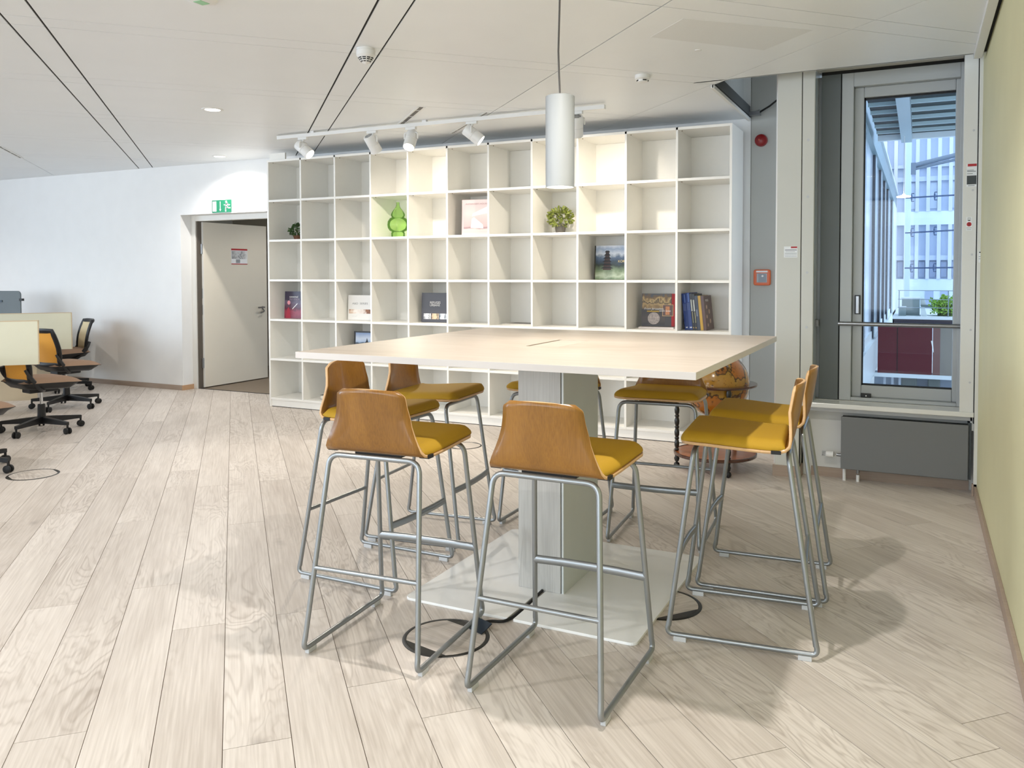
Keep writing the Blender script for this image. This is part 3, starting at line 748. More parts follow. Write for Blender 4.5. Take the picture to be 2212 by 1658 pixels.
# ------------------------------------------------------------------ radiator
rad = thing('radiator', 'flat grey panel radiator under the window sill', 'radiator', (-0.085, 5.88, 0))
RG = mat('radiator_grey', (112, 114, 115), 0.42)
bx('front_panel', (-0.375, 0.375, -0.055, -0.035, 0.088, 0.438), RG, rad, bevel=0.004)
bx('convector_body', (-0.37, 0.365, -0.035, 0.05, 0.10, 0.432), mat('radiator_side_dark', (58, 62, 64), 0.6), rad)
gr_ = MB()
for k in range(24): gr_.box(-0.36+k*0.031, -0.36+k*0.031+0.02, -0.03, 0.045, 0.424, 0.4325)
gr_.build('top_grille', mat('grille_dark', (40, 42, 44), 0.5), rad)
bx('bracket', (0.372, 0.392, -0.03, 0.07, 0.09, 0.45), mat('bracket_dark', (66, 72, 74), 0.5), rad)
v = MB().tube([(-0.375, -0.005, 0.17), (-0.405, -0.005, 0.17)], 0.011, 10).build('valve_body', STEEL, rad, smooth=50)
MB().lathe([(0.012, -0.42), (0.021, -0.425), (0.022, -0.462), (0.019, -0.472)], 16, (0, -0.005, 0.17), axis='x').build('thermostat_head', WPLAST, v, smooth=40)
th = MB()
for k in range(8):
    a = 2*math.pi*k/8; th.tube([(-0.472, -0.005+0.016*math.cos(a), 0.17+0.016*math.sin(a)), (-0.497, -0.005+0.016*math.cos(a), 0.17+0.016*math.sin(a))], 0.0025, 5)
th.lathe([(0.018, -0.499), (0.018, -0.495)], 14, (0, -0.005, 0.17), axis='x')
th.build('thermostat_cage', LGREY, v)
MB().tube([(-0.355, 0.0, 0.0), (-0.355, 0.0, 0.10)], 0.011, 10).build('supply_pipe', WPLAST, rad, smooth=50)
rp2 = MB().tube([(-0.27, 0.0, 0.055), (-0.27, 0.0, 0.10)], 0.010, 10).build('return_valve', STEEL, rad, smooth=50)
MB().tube([(-0.27, 0.0, 0.0), (-0.27, 0.0, 0.045)], 0.011, 10).build('return_pipe', WPLAST, rp2, smooth=50)
# ------------------------------------------------------------------ ceiling fittings and lamps
WARM = (1.0, 0.90, 0.76); NEUT = (1.0, 0.96, 0.91)
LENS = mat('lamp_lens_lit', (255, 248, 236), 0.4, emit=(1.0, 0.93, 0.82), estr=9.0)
def spot_lamp(parent, name, loc, direction, power, size_deg, blend, color, radius=0.03):
    l_ = bpy.data.lights.new(name, 'SPOT'); l_.energy = power; l_.spot_size = R(size_deg); l_.spot_blend = blend; l_.color = color; l_.shadow_soft_size = radius
    o = bpy.data.objects.new(name, l_); COL.objects.link(o); o.parent = parent; o.location = loc
    o.rotation_euler = Vector(direction).to_track_quat('-Z', 'Y').to_euler(); return o
def downlight(label, x, y, power, group='recessed ceiling downlights'):
    o = thing('downlight', label, 'downlight', (x, y, CZ), 0, group)
    MB().lathe([(0.056, -0.002), (0.060, -0.006), (0.078, -0.005), (0.082, 0.0), (0.056, 0.0)], 32, cap=False).build('trim_ring', WPLAST, o, smooth=40)
    MB().lathe([(0.0, -0.0035), (0.057, -0.0035)], 28, cap=False).build('diffuser', LENS, o)
    spot_lamp(o, 'downlight_lamp', (0, 0, -0.012), (0, 0, -1), power, 150, 0.6, NEUT, 0.035)
    return o
downlight('lit round downlight in the ceiling between the two smooth panels left of the track', -5.016, 4.770, 60)
downlight('lit round downlight near the wall just above the green exit sign', -6.938, 6.687, 62)
for x, y, pw in ((-1.0, 2.62, 90), (-3.4, 0.6, 105), (-0.6, 0.2, 40), (-6.6, 2.4, 66), (-9.8, 3.0, 60), (-11.4, 4.9, 60)):
    downlight('round downlight in the ceiling outside the picture', x, y, pw)
cd = downlight('unseen downlight added in the corridor to brighten the open door', CORR[0], CORR[1], 26); cd.location.z = 2.5  # corridor lamp added to lighten the door leaf
em = thing('emergency_light', 'white round emergency light with green running man symbol in the ceiling', 'emergency light', (-3.052, 2.849, CZ))
MB().lathe([(0.0, -0.016), (0.05, -0.015), (0.068, -0.009), (0.074, 0.0)], 32, cap=False).build('housing', WPLAST, em, smooth=40)
bx('green_label', (-0.028, 0.018, -0.028, 0.028, -0.0175, -0.0155), mat('sign_green_light', (150, 205, 160), 0.4), em)
# smoke detectors
sd = thing('smoke_detector', 'white cone shaped smoke detector with slotted grille', 'smoke detector', (-2.88, 3.883, CZ), 0.4, 'smoke detectors on the ceiling')
MB().lathe([(0.052, 0.0), (0.053, -0.008), (0.050, -0.010), (0.050, -0.012), (0.054, -0.014), (0.054, -0.040), (0.044, -0.052), (0.030, -0.072), (0.012, -0.088), (0.001, -0.090)], 28, cap=False).build('housing', WPLAST, sd, smooth=35)
for k in range(10):
    for q, (ra, za, rb, zb) in enumerate(((0.0445, -0.0530, 0.0405, -0.0580), (0.038, -0.0616, 0.034, -0.0668), (0.0306, -0.0725, 0.0260, -0.0768))):
        a0, a1 = 2*math.pi*(k+0.12)/10, 2*math.pi*(k+0.88)/10
        MB().add([((r_+0.0008)*math.cos(a), (r_+0.0008)*math.sin(a), z_-0.0008) for r_, z_, a in ((ra, za, a0), (ra, za, a1), (rb, zb, a1), (rb, zb, a0))], [(0, 1, 2, 3)]).build('grille_slot', DARK, sd)
s2 = thing('smoke_detector', 'flat white smoke detector on the ceiling in front of the alcove', 'smoke detector', (-1.645, 5.20, CZ), 0, 'smoke detectors on the ceiling')
MB().lathe([(0.050, 0.0), (0.050, -0.022), (0.044, -0.028), (0.036, -0.030), (0.033, -0.042), (0.020, -0.047), (0.001, -0.048)], 28, cap=False).build('housing', WPLAST, s2, smooth=35)
for k in range(4):
    a = math.pi*2*k/4-0.9; MB().box(-0.012, 0.012, -0.002, 0.002, -0.003, 0.003).build('slot', DARK, s2, loc=(0.036*math.cos(a), 0.036*math.sin(a), -0.036), rot=(0, 0, a+math.pi/2))
tag(MB().lathe([(0.020, 0.0), (0.018, -0.004), (0.001, -0.005)], 20, cap=False).build('sprinkler_cap', WPLAST, None, smooth=40, loc=(-1.172, 4.758, CZ)), 'small white sprinkler cap in the ceiling beside the perforated field', 'sprinkler cap')
# slot air diffusers along the grid
def slot_diff(label, p0, p1, w):
    d = Vector((p1[0]-p0[0], p1[1]-p0[1])); L = d.length; a = math.atan2(d.y, d.x)
    o = thing('slot_diffuser', label, 'air diffuser', (p0[0], p0[1], CZ), a, 'slot air diffusers in the ceiling')
    bx('dark_slot', (0, L, -w/2, w/2, -0.0012, 0.004), mat('slot_bronze', (88, 82, 74), 0.5, metal=0.3), o)
    for s in (-1, 1): bx('edge_profile', (0, L, s*(w/2+0.008)-0.008, s*(w/2+0.008)+0.008, -0.004, 0.002), WPLAST, o)
    for k in range(3): bx('vane', (L*(k+0.5)/3-0.012, L*(k+0.5)/3+0.012, -w/2, w/2, -0.0022, -0.001), LGREY, o)
slot_diff('bronze slot air diffuser in the ceiling above the middle of the spotlight track', (-3.50, 5.425), (-4.06, 5.97), 0.034)
slot_diff('thin white slot air diffuser in the ceiling behind the spotlight track', (-3.15, 5.842), (-3.90, 6.56), 0.012)
slot_diff('dark slot air diffuser in the ceiling over the desks', (-8.40, 5.20), (-9.0, 5.80), 0.02)
# spotlight track
TRZ, TRY = 2.655, 5.905
tr = thing('track_light', 'white ceiling spotlight track with five cylindrical spots', 'track light', (-3.775, TRY, CZ))
bx('rail', (-1.612, 1.612, -0.018, 0.018, TRZ-CZ-0.012, TRZ-CZ+0.020), WPLAST, tr, bevel=0.002)
for x in (-1.2, 0.0, 1.2): bx('rail_clip', (x-0.02, x+0.02, -0.015, 0.015, TRZ-CZ+0.02, 0.0), WPLAST, tr)
heads = [(-5.09, (0.75, 0.10, -0.62), 60, 75, True), (-4.32, (0.10, 0.62, -0.75), 24, 130, False), (-3.915, (0.10, -0.55, -0.83), 60, 90, True), (-3.32, (0.72, 0.30, -0.62), 30, 90, False), (-2.395, (-0.20, 0.48, -0.80), 24, 150, False)]
for x, d, pw_, ang, lens in heads:
    D = Vector(d).normalized(); lx = x+3.775
    piv = Vector((lx, 0, TRZ-CZ-0.112))
    hd_ = MB().box(lx-0.05, lx+0.05, -0.015, 0.015, TRZ-CZ-0.034, TRZ-CZ-0.012).build('adapter', WPLAST, tr, bevel=0.002)
    side = D.cross(Vector((0, 0, 1))).normalized()
    yk = MB()
    yk.tube(fillet([piv+side*0.060, piv+side*0.060+Vector((0, 0, 0.055)), piv-side*0.060+Vector((0, 0, 0.055)), piv-side*0.060], 0.02), 0.0065, 8)
    yk.tube([Vector((lx, 0, TRZ-CZ-0.05)), Vector((lx, 0, TRZ-CZ-0.03))], 0.012, 10)
    yk.build('yoke', WPLAST, hd_, smooth=50)
    mb = MB(); q = D.to_track_quat('Z', 'Y').to_matrix()
    pr_ = [(r_*1.22, z_*1.12) for r_, z_ in [(0.001, -0.062), (0.038, -0.060), (0.0415, -0.054), (0.0415, 0.012), (0.0395, 0.013), (0.0395, 0.016), (0.0415, 0.017), (0.0415, 0.082), (0.038, 0.084), (0.037, 0.076)]]
    mb.lathe(pr_, 28, cap=False); mb.v = [tuple(piv+q @ Vector(v_)) for v_ in mb.v]
    can = mb.build('spot_head', WPLAST, tr, smooth=35)
    mb = MB(); mb.lathe([(0.0005, 0.0860), (0.0453, 0.0860)], 24, cap=False); mb.v = [tuple(piv+q @ Vector(v_)) for v_ in mb.v]
    mb.build('lens', LENS, can)
    for k in range(5):
        w_ = [0.016, 0.026, 0.029, 0.026, 0.016][k]
        mb = MB(); mb.box(-w_*1.2, w_*1.2, (k-2)*0.013-0.0035, (k-2)*0.013+0.0035, -0.0700, -0.0680); mb.v = [tuple(piv+q @ Vector(v_)) for v_ in mb.v]
        mb.build('cooling_slot', mat('slot_grey', (120, 120, 118), 0.6), can)
    spot_lamp(tr, 'spot_lamp', piv+D*0.105, D, pw_, ang, 0.75, WARM, 0.03)
# pendant over the table
pe = thing('pendant_lamp', 'grey cylindrical pendant lamp hanging over the table on a thin cable', 'pendant lamp', (-1.468, 3.42, CZ))
PEM = mat('pendant_grey_lacquer', (160, 163, 164), 0.35)
z1, z0 = 2.197-CZ, 1.787-CZ
MB().lathe([(0.001, z1), (0.060, z1), (0.0655, z1-0.004), (0.0655, z0), (0.062, z0), (0.060, z0+0.02)], 40, cap=False).build('cylinder', PEM, pe, smooth=35)
MB().lathe([(0.0005, z0+0.012), (0.0605, z0+0.012)], 32, cap=False).build('lens', LENS, pe)
MB().tube([(0, 0, z1), (-0.004, 0, z1+0.08), (-0.008, 0.0, z1+0.2), (-0.004, 0, z1+0.33), (0, 0, -0.02)], 0.0045, 8).build('cord', mat('cord_grey', (92, 88, 86), 0.6), pe, smooth=60)
MB().lathe([(0.035, 0.0), (0.035, -0.018), (0.004, -0.022)], 24, cap=False).build('ceiling_rose', WPLAST, pe, smooth=40)
spot_lamp(pe, 'pendant_lamp_light', (0, 0, z0-0.005), (0, 0, -1), 10, 118, 0.9, WARM, 0.05)

# ------------------------------------------------------------------ signs and wall devices
SG = mat('sign_green', (18, 120, 84), 0.5); SW = mat('sign_white', (238, 240, 238), 0.5)
ex = thing('exit_sign', 'green emergency exit sign with door, arrow and running man above the door', 'sign', (-7.285, YB-0.002, 2.181))
bx('plate', (-0.15, 0.15, -0.006, 0.0, -0.072, 0.072), SG, ex)
bx('door_symbol', (-0.138, -0.082, -0.0075, -0.006, -0.058, 0.058), SW, ex)
ar = MB(); ar.box(-0.024, -0.016, -0.0075, -0.006, -0.035, 0.055); ar.extr([(-0.034, -0.006, -0.034), (-0.006, -0.006, -0.034), (-0.020, -0.006, -0.058)], (0, -0.0015, 0))
ar.build('arrow_symbol', SW, ex)
def stroke(pts, w, y0=-0.006, d=-0.0015):
    mb = MB()
    for a, b_ in zip(pts, pts[1:]):
        A = Vector((a[0], a[1])); B = Vector((b_[0], b_[1])); t = (B-A).normalized(); nn = Vector((-t.y, t.x))*w/2; t = t*w*0.35
        mb.extr([(p_.x, y0, p_.y) for p_ in (A-t-nn, B+t-nn, B+t+nn, A-t+nn)], (0, d, 0))
    return mb
man = MB()
for s_ in (stroke([(0.085, 0.03), (0.075, -0.005)], 0.026), stroke([(0.080, -0.005), (0.105, -0.022), (0.135, -0.022)], 0.014), stroke([(0.072, -0.008), (0.062, -0.035), (0.066, -0.060)], 0.014),
           stroke([(0.088, 0.028), (0.062, 0.012), (0.042, 0.014)], 0.011), stroke([(0.09, 0.03), (0.11, 0.006), (0.128, 0.014)], 0.011)):
    b0 = len(man.v); man.v += s_.v; man.f += [tuple(i+b0 for i in f_) for f_ in s_.f]; man.mi += s_.mi
man.lathe([(0.013, 0), (0.013, 0.0015)], 16, (0.074, -0.0075, 0.049), axis='y')
man.build('running_man_symbol', SW, ex)
RED = mat('print_red', (176, 34, 40), 0.5); GREYP = mat('print_grey', (150, 154, 158), 0.6); DKP = mat('print_dark', (62, 68, 70), 0.5); PAPER = mat('paper_white', (236, 238, 240), 0.5)
dn = thing('door_notice', 'evacuation plan with red borders fixed to the cream door', 'notice', (-7.848, 7.872, 1.618))
bx('sheet', (0, 0.002, -0.138, 0.138, -0.10, 0.10), PAPER, dn)
bx('red_band', (0.002, 0.003, -0.138, 0.138, 0.078, 0.10), RED, dn); bx('red_band', (0.002, 0.003, -0.138, 0.138, -0.10, -0.09), RED, dn)
bx('plan_print', (0.002, 0.003, -0.13, 0.128, -0.03, 0.07), ramp_mat('plan_print', [(0.0, (150, 150, 152)), (0.45, (210, 212, 214)), (0.55, (140, 142, 146)), (1.0, (226, 226, 226))], axis=1, lo=-0.13, hi=0.13, noise=0.5, nscale=30), dn)
bx('plan_print', (0.002, 0.003, -0.06, 0.01, -0.082, -0.036), GREYP, dn)
al = thing('alarm_beacon', 'round dark red alarm sounder on the grey alcove wall', 'alarm', (-1.201, YB-0.004, 2.50))
MB().lathe([(0.052, 0.0), (0.052, -0.012), (0.047, -0.034), (0.036, -0.042), (0.001, -0.044)], 32, axis='y', cap=False).build('housing', mat('alarm_red', (132, 12, 16), 0.35), al, smooth=40)
bx('indicator', (-0.014, -0.008, -0.0455, -0.043, -0.006, 0.006), mat('alarm_led', (220, 110, 60), 0.4), al)
cp = thing('call_point', 'orange break glass call point on the grey alcove wall', 'call point', (-1.183, YB-0.004, 1.360))
MB().extr([(x, 0, z) for x, z in rrect(-0.068, 0.068, -0.066, 0.066, 0.016)], (0, -0.03, 0)).build('housing', mat('call_point_orange', (214, 92, 24), 0.35), cp, bevel=0.006)
bx('label_strip', (-0.046, 0.046, -0.0315, -0.030, 0.042, 0.056), PAPER, cp)
bx('window_bezel', (-0.042, 0.042, -0.033, -0.030, -0.042, 0.034), mat('bezel_grey', (150, 156, 160), 0.3), cp)
bx('button_glass', (-0.026, 0.034, -0.0345, -0.033, -0.038, 0.030), mat('button_dark', (82, 90, 100), 0.2), cp)
MB().lathe([(0.009, 0), (0.007, -0.003)], 16, (0.006, -0.0345, 0.012), axis='y').build('button', WPLAST, cp)
def notice(name, label, x0, x1, z0, z1, y, parts):
    o = thing(name, label, 'sticker', ((x0+x1)/2, y, (z0+z1)/2)); w, h = (x1-x0)/2, (z1-z0)/2
    bx('sheet', (-w, w, -0.001, 0, -h, h), PAPER, o)
    for a0, a1, b0, b1, m_ in parts:
        bx('print', (-w+2*w*a0, -w+2*w*a1, -0.0016, -0.001, -h+2*h*b0, -h+2*h*b1), m_, o)
    return o
notice('notice_card', 'small white notice with red logo on the pillar', -0.836, -0.748, 1.503, 1.578, 5.824,
       [(0.52, 0.98, 0.84, 0.99, RED), (0.08, 0.95, 0.66, 0.71, DKP), (0.12, 0.82, 0.52, 0.55, GREYP), (0.08, 0.95, 0.36, 0.40, GREYP), (0.08, 0.95, 0.22, 0.25, GREYP), (0.08, 0.95, 0.08, 0.11, GREYP)])
notice('maintenance_label', 'white label with red header and dark block on the window jamb', 0.256, 0.312, 1.932, 2.075, 5.822,
       [(0.1, 0.98, 0.88, 0.99, RED), (0.05, 0.7, 0.70, 0.73, GREYP), (0.05, 0.9, 0.64, 0.68, GREYP), (0.05, 0.6, 0.55, 0.58, GREYP), (0.03, 0.97, 0.10, 0.48, DKP), (0.15, 0.8, 0.03, 0.06, GREYP)])
rs = notice('red_dot_sticker', 'white sticker with red round symbol on the window jamb', 0.258, 0.290, 1.66, 1.745, 5.822, [(0.15, 0.85, 0.06, 0.09, GREYP), (0.05, 0.95, 0.18, 0.21, GREYP)])
MB().lathe([(0.0135, 0), (0.0135, -0.0008)], 20, (0, -0.001, -0.0035), axis='y').build('red_dot', RED, rs)
stroke([(0.0, -0.010), (0.0, 0.003)], 0.006, -0.0018, -0.0005).build('dot_mark', mat('print_dark_red', (120, 16, 24), 0.5), rs)
MB().extr([(-0.012, -0.001, 0.024), (0.012, -0.001, 0.024), (0.0, -0.001, 0.016)], (0, -0.0006, 0)).build('pointer_mark', DKP, rs)
text('lettering', 'ZPA', 0.011, DKP, rs, (-0.010, -0.0012, 0.030))
notice('grey_label', 'small label on the narrow post beside the green wall', 0.327, 0.343, 1.46, 1.53, 5.80, [(0.2, 0.9, 0.85, 0.95, DKP), (0.1, 0.9, 0.5, 0.55, GREYP), (0.1, 0.9, 0.3, 0.35, GREYP)])
ac = MB().tube([(-1.285, 7.0, 2.71), (-1.22, 6.98, 2.715), (-1.12, 6.95, 2.76), (-1.03, 6.93, 2.82), (-0.9, 6.9, 2.88)], 0.008, 8).build('loose_cable', RUBBER, None, smooth=60)
tag(ac, 'black cable hanging from the open ceiling edge to the pillar', 'cable')
cl = MB(); cl.box(-1.284, -1.20, 6.95, 7.02, 2.70, 2.73); cl.tube([(-1.24, 6.955, 2.725), (-1.20, 6.96, 2.74)], 0.004, 6)
tag(cl.build('cable_clamp', STEEL), 'small metal clamp at the open ceiling corner of the alcove', 'clamp')
# ------------------------------------------------------------------ things on the shelves
ROWZ = [2.572-(r+1)*SP+0.0112 for r in range(6)]
PAGES = mat('book_pages', (224, 218, 205), 0.7, noise=0.04, nscale=90)
def book(label, loc, w, h, t, rgb, rz=0.0, lean=0.0, covermat=None):
    """book standing with its front cover to the room"""
    o = thing('book', label, 'book', (loc[0], loc[1], loc[2]+t*math.sin(-lean)+0.0005), rz); o.rotation_euler = (lean, 0, rz)
    m_ = covermat or mat('cover_%d_%d_%d' % rgb, rgb, 0.35)
    cv = MB(); cv.box(0, w, 0, 0.003, 0, h); cv.box(0, w, t-0.003, t, 0, h); cv.box(0, 0.003, 0.003, t-0.003, 0, h)
    cv.build('cover', m_, o)
    bx('pages', (0.003, w-0.004, 0.003, t-0.003, 0.004, h-0.004), PAGES, o)
    return o
def prt(o, x0, x1, z0, z1, m_, lvl=1): return bx('cover_print', (x0, x1, -0.0004*lvl, 0.0, z0, z1), m_, o)
WHT = mat('print_white', (236, 234, 230), 0.5)
# pale architecture book
b1 = book('pale pink architecture book standing in a compartment of the second row', (-3.857, 6.655, ROWZ[1]), 0.285, 0.328, 0.03, (212, 190, 190), R(8), R(-3))
prt(b1, 0.02, 0.265, 0.02, 0.29, ramp_mat('house_print', [(0.0, (196, 176, 176)), (0.16, (208, 190, 188)), (0.2, (150, 120, 124)), (0.24, (190, 166, 166)), (0.6, (212, 192, 190)), (1.0, (198, 178, 180))], lo=0.0, hi=0.33, noise=0.05, nscale=10))
MB().extr([(0.09, -0.0005, 0.065), (0.215, -0.0005, 0.06), (0.21, -0.0005, 0.095), (0.12, -0.0005, 0.165), (0.10, -0.0005, 0.15)], (0, -0.0004, 0)).build('cover_print', mat('print_pale', (240, 228, 226), 0.5), b1)
MB().extr([(0.10, -0.0005, 0.172), (0.26, -0.0005, 0.20), (0.26, -0.0005, 0.265), (0.11, -0.0005, 0.20)], (0, -0.0004, 0)).build('cover_print', mat('print_pale2', (236, 222, 220), 0.5), b1)
text('title', 'ALEXANDER\'S HOUSES', 0.019, mat('print_rose_grey', (150, 124, 126), 0.5), b1, (0.035, -0.0008, 0.282), sx=1.15)
# dark book
b2 = book('dark grey book titled refuges urbans in the fourth row', (-4.346, 6.715, ROWZ[3]), 0.275, 0.284, 0.028, (62, 60, 66), R(6), R(-3))
text('title', 'REFUGES', 0.030, WHT, b2, (0.088, -0.0008, 0.180), sx=0.95); text('title', 'URBANS', 0.030, WHT, b2, (0.088, -0.0008, 0.155), sx=0.95)
for k, (c0, c1) in enumerate((((236, 236, 238), (120, 124, 130)), ((224, 196, 160), (60, 44, 34)), ((210, 214, 220), (90, 100, 112)))):
    prt(b2, 0.022+k*0.084, 0.100+k*0.084, 0.03, 0.085, ramp_mat('room_print%d' % k, [(0.0, c1), (0.3, c0), (0.7, c0), (0.78, c1), (1.0, c0)], axis=0, lo=0.02+k*0.084, hi=0.10+k*0.084, noise=0.4, nscale=40))
# purple red cocktail book
b3 = book('dark purple book with red figures in the fourth row beside the door end', (-6.085, 6.735, ROWZ[3]), 0.272, 0.284, 0.025, (52, 44, 66), R(-3), R(-3))
prt(b3, 0.0, 0.27, 0.0, 0.19, ramp_mat('cocktail_print', [(0.0, (122, 30, 56)), (0.3, (150, 50, 70)), (0.5, (84, 30, 52)), (0.75, (96, 84, 104)), (1.0, (56, 50, 72))], lo=0.0, hi=0.22, noise=0.3, nscale=22))
text('title', 'converted', 0.030, WHT, b3, (0.065, -0.0008, 0.218)); text('title', 'OLD DESIGN', 0.028, mat('print_lilac', (176, 160, 176), 0.5), b3, (0.065, -0.0008, 0.192), sx=0.9)
MB().lathe([(0.022, 0), (0.022, -0.0006)], 20, (0.06, -0.0004, 0.165), axis='y').build('cover_print', mat('print_pink', (226, 150, 160), 0.5), b3)
stroke([(0.115, 0.10), (0.18, 0.155)], 0.008, -0.0006, -0.0004).build('cover_print', WHT, b3)
MB().extr([(0.02, -0.0005, 0.0), (0.09, -0.0005, 0.0), (0.075, -0.0005, 0.09), (0.055, -0.0005, 0.12), (0.035, -0.0005, 0.09)], (0, -0.0004, 0)).build('cover_print', mat('print_crimson', (168, 44, 66), 0.4), b3)
# white series book
b4 = book('white book lettered series with a narrow photo band in the fourth row', (-5.254, 6.745, ROWZ[3]), 0.30, 0.252, 0.024, (226, 224, 220), R(3), R(-3))
text('title', 'A&D  SERIES', 0.028, mat('print_mid_grey', (132, 132, 132), 0.5), b4, (0.05, -0.0008, 0.158), sx=1.25)
prt(b4, 0.012, 0.29, 0.065, 0.108, ramp_mat('band_print', [(0.0, (140, 84, 50)), (0.15, (214, 190, 170)), (0.35, (240, 232, 224)), (0.6, (226, 214, 204)), (0.75, (150, 96, 60)), (1.0, (70, 60, 56))], axis=0, lo=0.0, hi=0.3, noise=0.3, nscale=30))
text('subtitle', 'new york', 0.016, mat('print_light_grey', (206, 206, 204), 0.5), b4, (0.05, -0.0008, 0.034))
# travel book with pagoda, twice
def pagoda_book(label, loc, w, h, rz, title):
    o = book(label, loc, w, h, 0.026, (28, 30, 34), rz, R(-4))
    prt(o, 0.012, w, 0.0, h, ramp_mat('pagoda_print', [(0.0, (96, 118, 88)), (0.12, (160, 172, 152)), (0.25, (100, 118, 90)), (0.42, (40, 52, 44)), (0.55, (52, 70, 92)), (0.68, (84, 104, 132)), (0.76, (200, 208, 220)), (0.9, (150, 168, 196)), (1.0, (206, 212, 224))], lo=0.0, hi=h, noise=0.16, nscale=14))
    PB = mat('pagoda_dark', (66, 48, 48), 0.5); PR = mat('pagoda_roof', (34, 34, 38), 0.5)
    for k in range(6):
        zz = h*(0.28+0.095*k); ww = 0.062-0.007*k; cx = w*0.36
        MB().extr([(cx-ww*0.62, -0.0005, zz), (cx+ww*0.62, -0.0005, zz), (cx+ww*0.62, -0.0005, zz+h*0.05), (cx-ww*0.62, -0.0005, zz+h*0.05)], (0, -0.0003, 0)).build('cover_print', PB, o)
        MB().extr([(cx-ww, -0.0005, zz+h*0.045), (cx+ww, -0.0005, zz+h*0.045), (cx+ww*0.5, -0.0005, zz+h*0.095), (cx-ww*0.5, -0.0005, zz+h*0.095)], (0, -0.0003, 0)).build('cover_print', PR, o)
    bx('spine_band', (0.0, 0.012, -0.0005, 0.0, 0.0, h), mat('spine_black_gold', (44, 40, 28), 0.4, noise=0.5, nscale=60), o)
    if title: text('title', title, 0.030, mat('print_cream', (236, 214, 150), 0.5), o, (w*0.66, -0.001, h*0.5))
    return o
pagoda_book('travel book with a pagoda photo on its cover in the third row', (-2.607, 6.835, ROWZ[2]), 0.345, 0.30, R(-4), 'KOREA')
b6 = book('travel book with a mountain skyline photo just above the table edge', (-5.19, 6.75, ROWZ[4]), 0.33, 0.30, 0.026, (24, 24, 28), R(4), R(-3))
prt(b6, 0.02, 0.33, 0.0, 0.285, ramp_mat('mountain_print', [(0.0, (20, 26, 36)), (0.52, (34, 46, 60)), (0.62, (52, 68, 86)), (0.66, (160, 180, 208)), (0.8, (206, 216, 232)), (1.0, (136, 160, 200))], lo=0.0, hi=0.285, noise=0.10, nscale=9))
MB().extr([(0.10, -0.0005, 0.15), (0.20, -0.0005, 0.15), (0.165, -0.0005, 0.20), (0.155, -0.0005, 0.235), (0.145, -0.0005, 0.20)], (0, -0.0004, 0)).build('cover_print', mat('print_black_blue', (18, 24, 34), 0.5), b6)
# From Jerusalem with love
b7 = book('square photo book titled from jerusalem with love leaning in the fourth row', (-2.160, 6.815, ROWZ[3]+0.012), 0.285, 0.282, 0.026, (58, 50, 48), R(7), R(-6))
prt(b7, 0.004, 0.252, 0.150, 0.280, ramp_mat('old_town_print', [(0.0, (132, 104, 60)), (0.3, (186, 156, 100)), (0.45, (60, 46, 26)), (0.55, (196, 168, 112)), (0.75, (120, 92, 52)), (1.0, (74, 80, 84))], lo=0.15, hi=0.28, noise=0.6, nscale=26))
prt(b7, 0.004, 0.20, 0.01, 0.135, ramp_mat('jar_print', [(0.0, (40, 32, 28)), (0.5, (70, 56, 48)), (1.0, (46, 38, 32))], lo=0.0, hi=0.14, noise=0.4, nscale=24))
MB().lathe([(0.052, 0), (0.052, -0.0006)], 24, (0.105, -0.0004, 0.068), axis='y').build('cover_print', mat('print_silver_jar', (176, 164, 158), 0.4, noise=0.35, nscale=70), b7)
prt(b7, 0.257, 0.285, 0.0, 0.282, RED); prt(b7, 0.178, 0.272, 0.088, 0.188, mat('print_tan', (196, 164, 120), 0.5), 2); prt(b7, 0.183, 0.267, 0.093, 0.183, mat('print_mauve', (112, 90, 88), 0.5), 3)
prt(b7, 0.205, 0.24, 0.10, 0.172, mat('print_arch', (206, 142, 100), 0.5, noise=0.2, nscale=40), 4)
prt(b7, 0.045, 0.15, 0.124, 0.134, mat('print_gold', (196, 160, 60), 0.5), 2)
text('title', 'From Jerusalem', 0.026, WHT, b7, (0.020, -0.0024, 0.143), sx=1.02, shear=0.2); text('title', 'with love', 0.026, WHT, b7, (0.150, -0.0024, 0.126), sx=1.02, shear=0.2)
b7b = thing('book', 'white book lying flat beneath the jerusalem photo book', 'book', (-2.165, 6.745, ROWZ[3]), R(7))
bx('cover', (0, 0.30, 0, 0.21, 0, 0.012), mat('white_book', (222, 214, 212), 0.5), b7b, bevel=0.001)
# lying magazine
mg = thing('magazine', 'open pale magazine lying flat in the fourth row', 'magazine', (-3.46, 6.70, ROWZ[3]), R(4))
bx('pages', (0, 0.30, 0, 0.22, 0, 0.009), PAGES, mg); bx('cover', (0, 0.302, -0.002, 0.222, 0.009, 0.0105), mat('magazine_cover', (198, 192, 186), 0.35, noise=0.2, nscale=8), mg)
bx('cover_photo', (0.06, 0.29, 0.02, 0.20, 0.0105, 0.011), mat('magazine_photo', (96, 84, 74), 0.35, noise=0.5, nscale=14), mg)
lb = thing('book', 'dark book lying flat in the bottom row behind the left stools', 'book', (-5.585, 6.70, ROWZ[5]), R(2))
bx('pages', (0.003, 0.20, 0.003, 0.26, 0.003, 0.04), PAGES, lb); cvb = MB(); cvb.box(0, 0.205, 0, 0.262, 0, 0.003); cvb.box(0, 0.205, 0, 0.262, 0.04, 0.043); cvb.build('cover', mat('dark_book', (40, 40, 44), 0.4), lb)
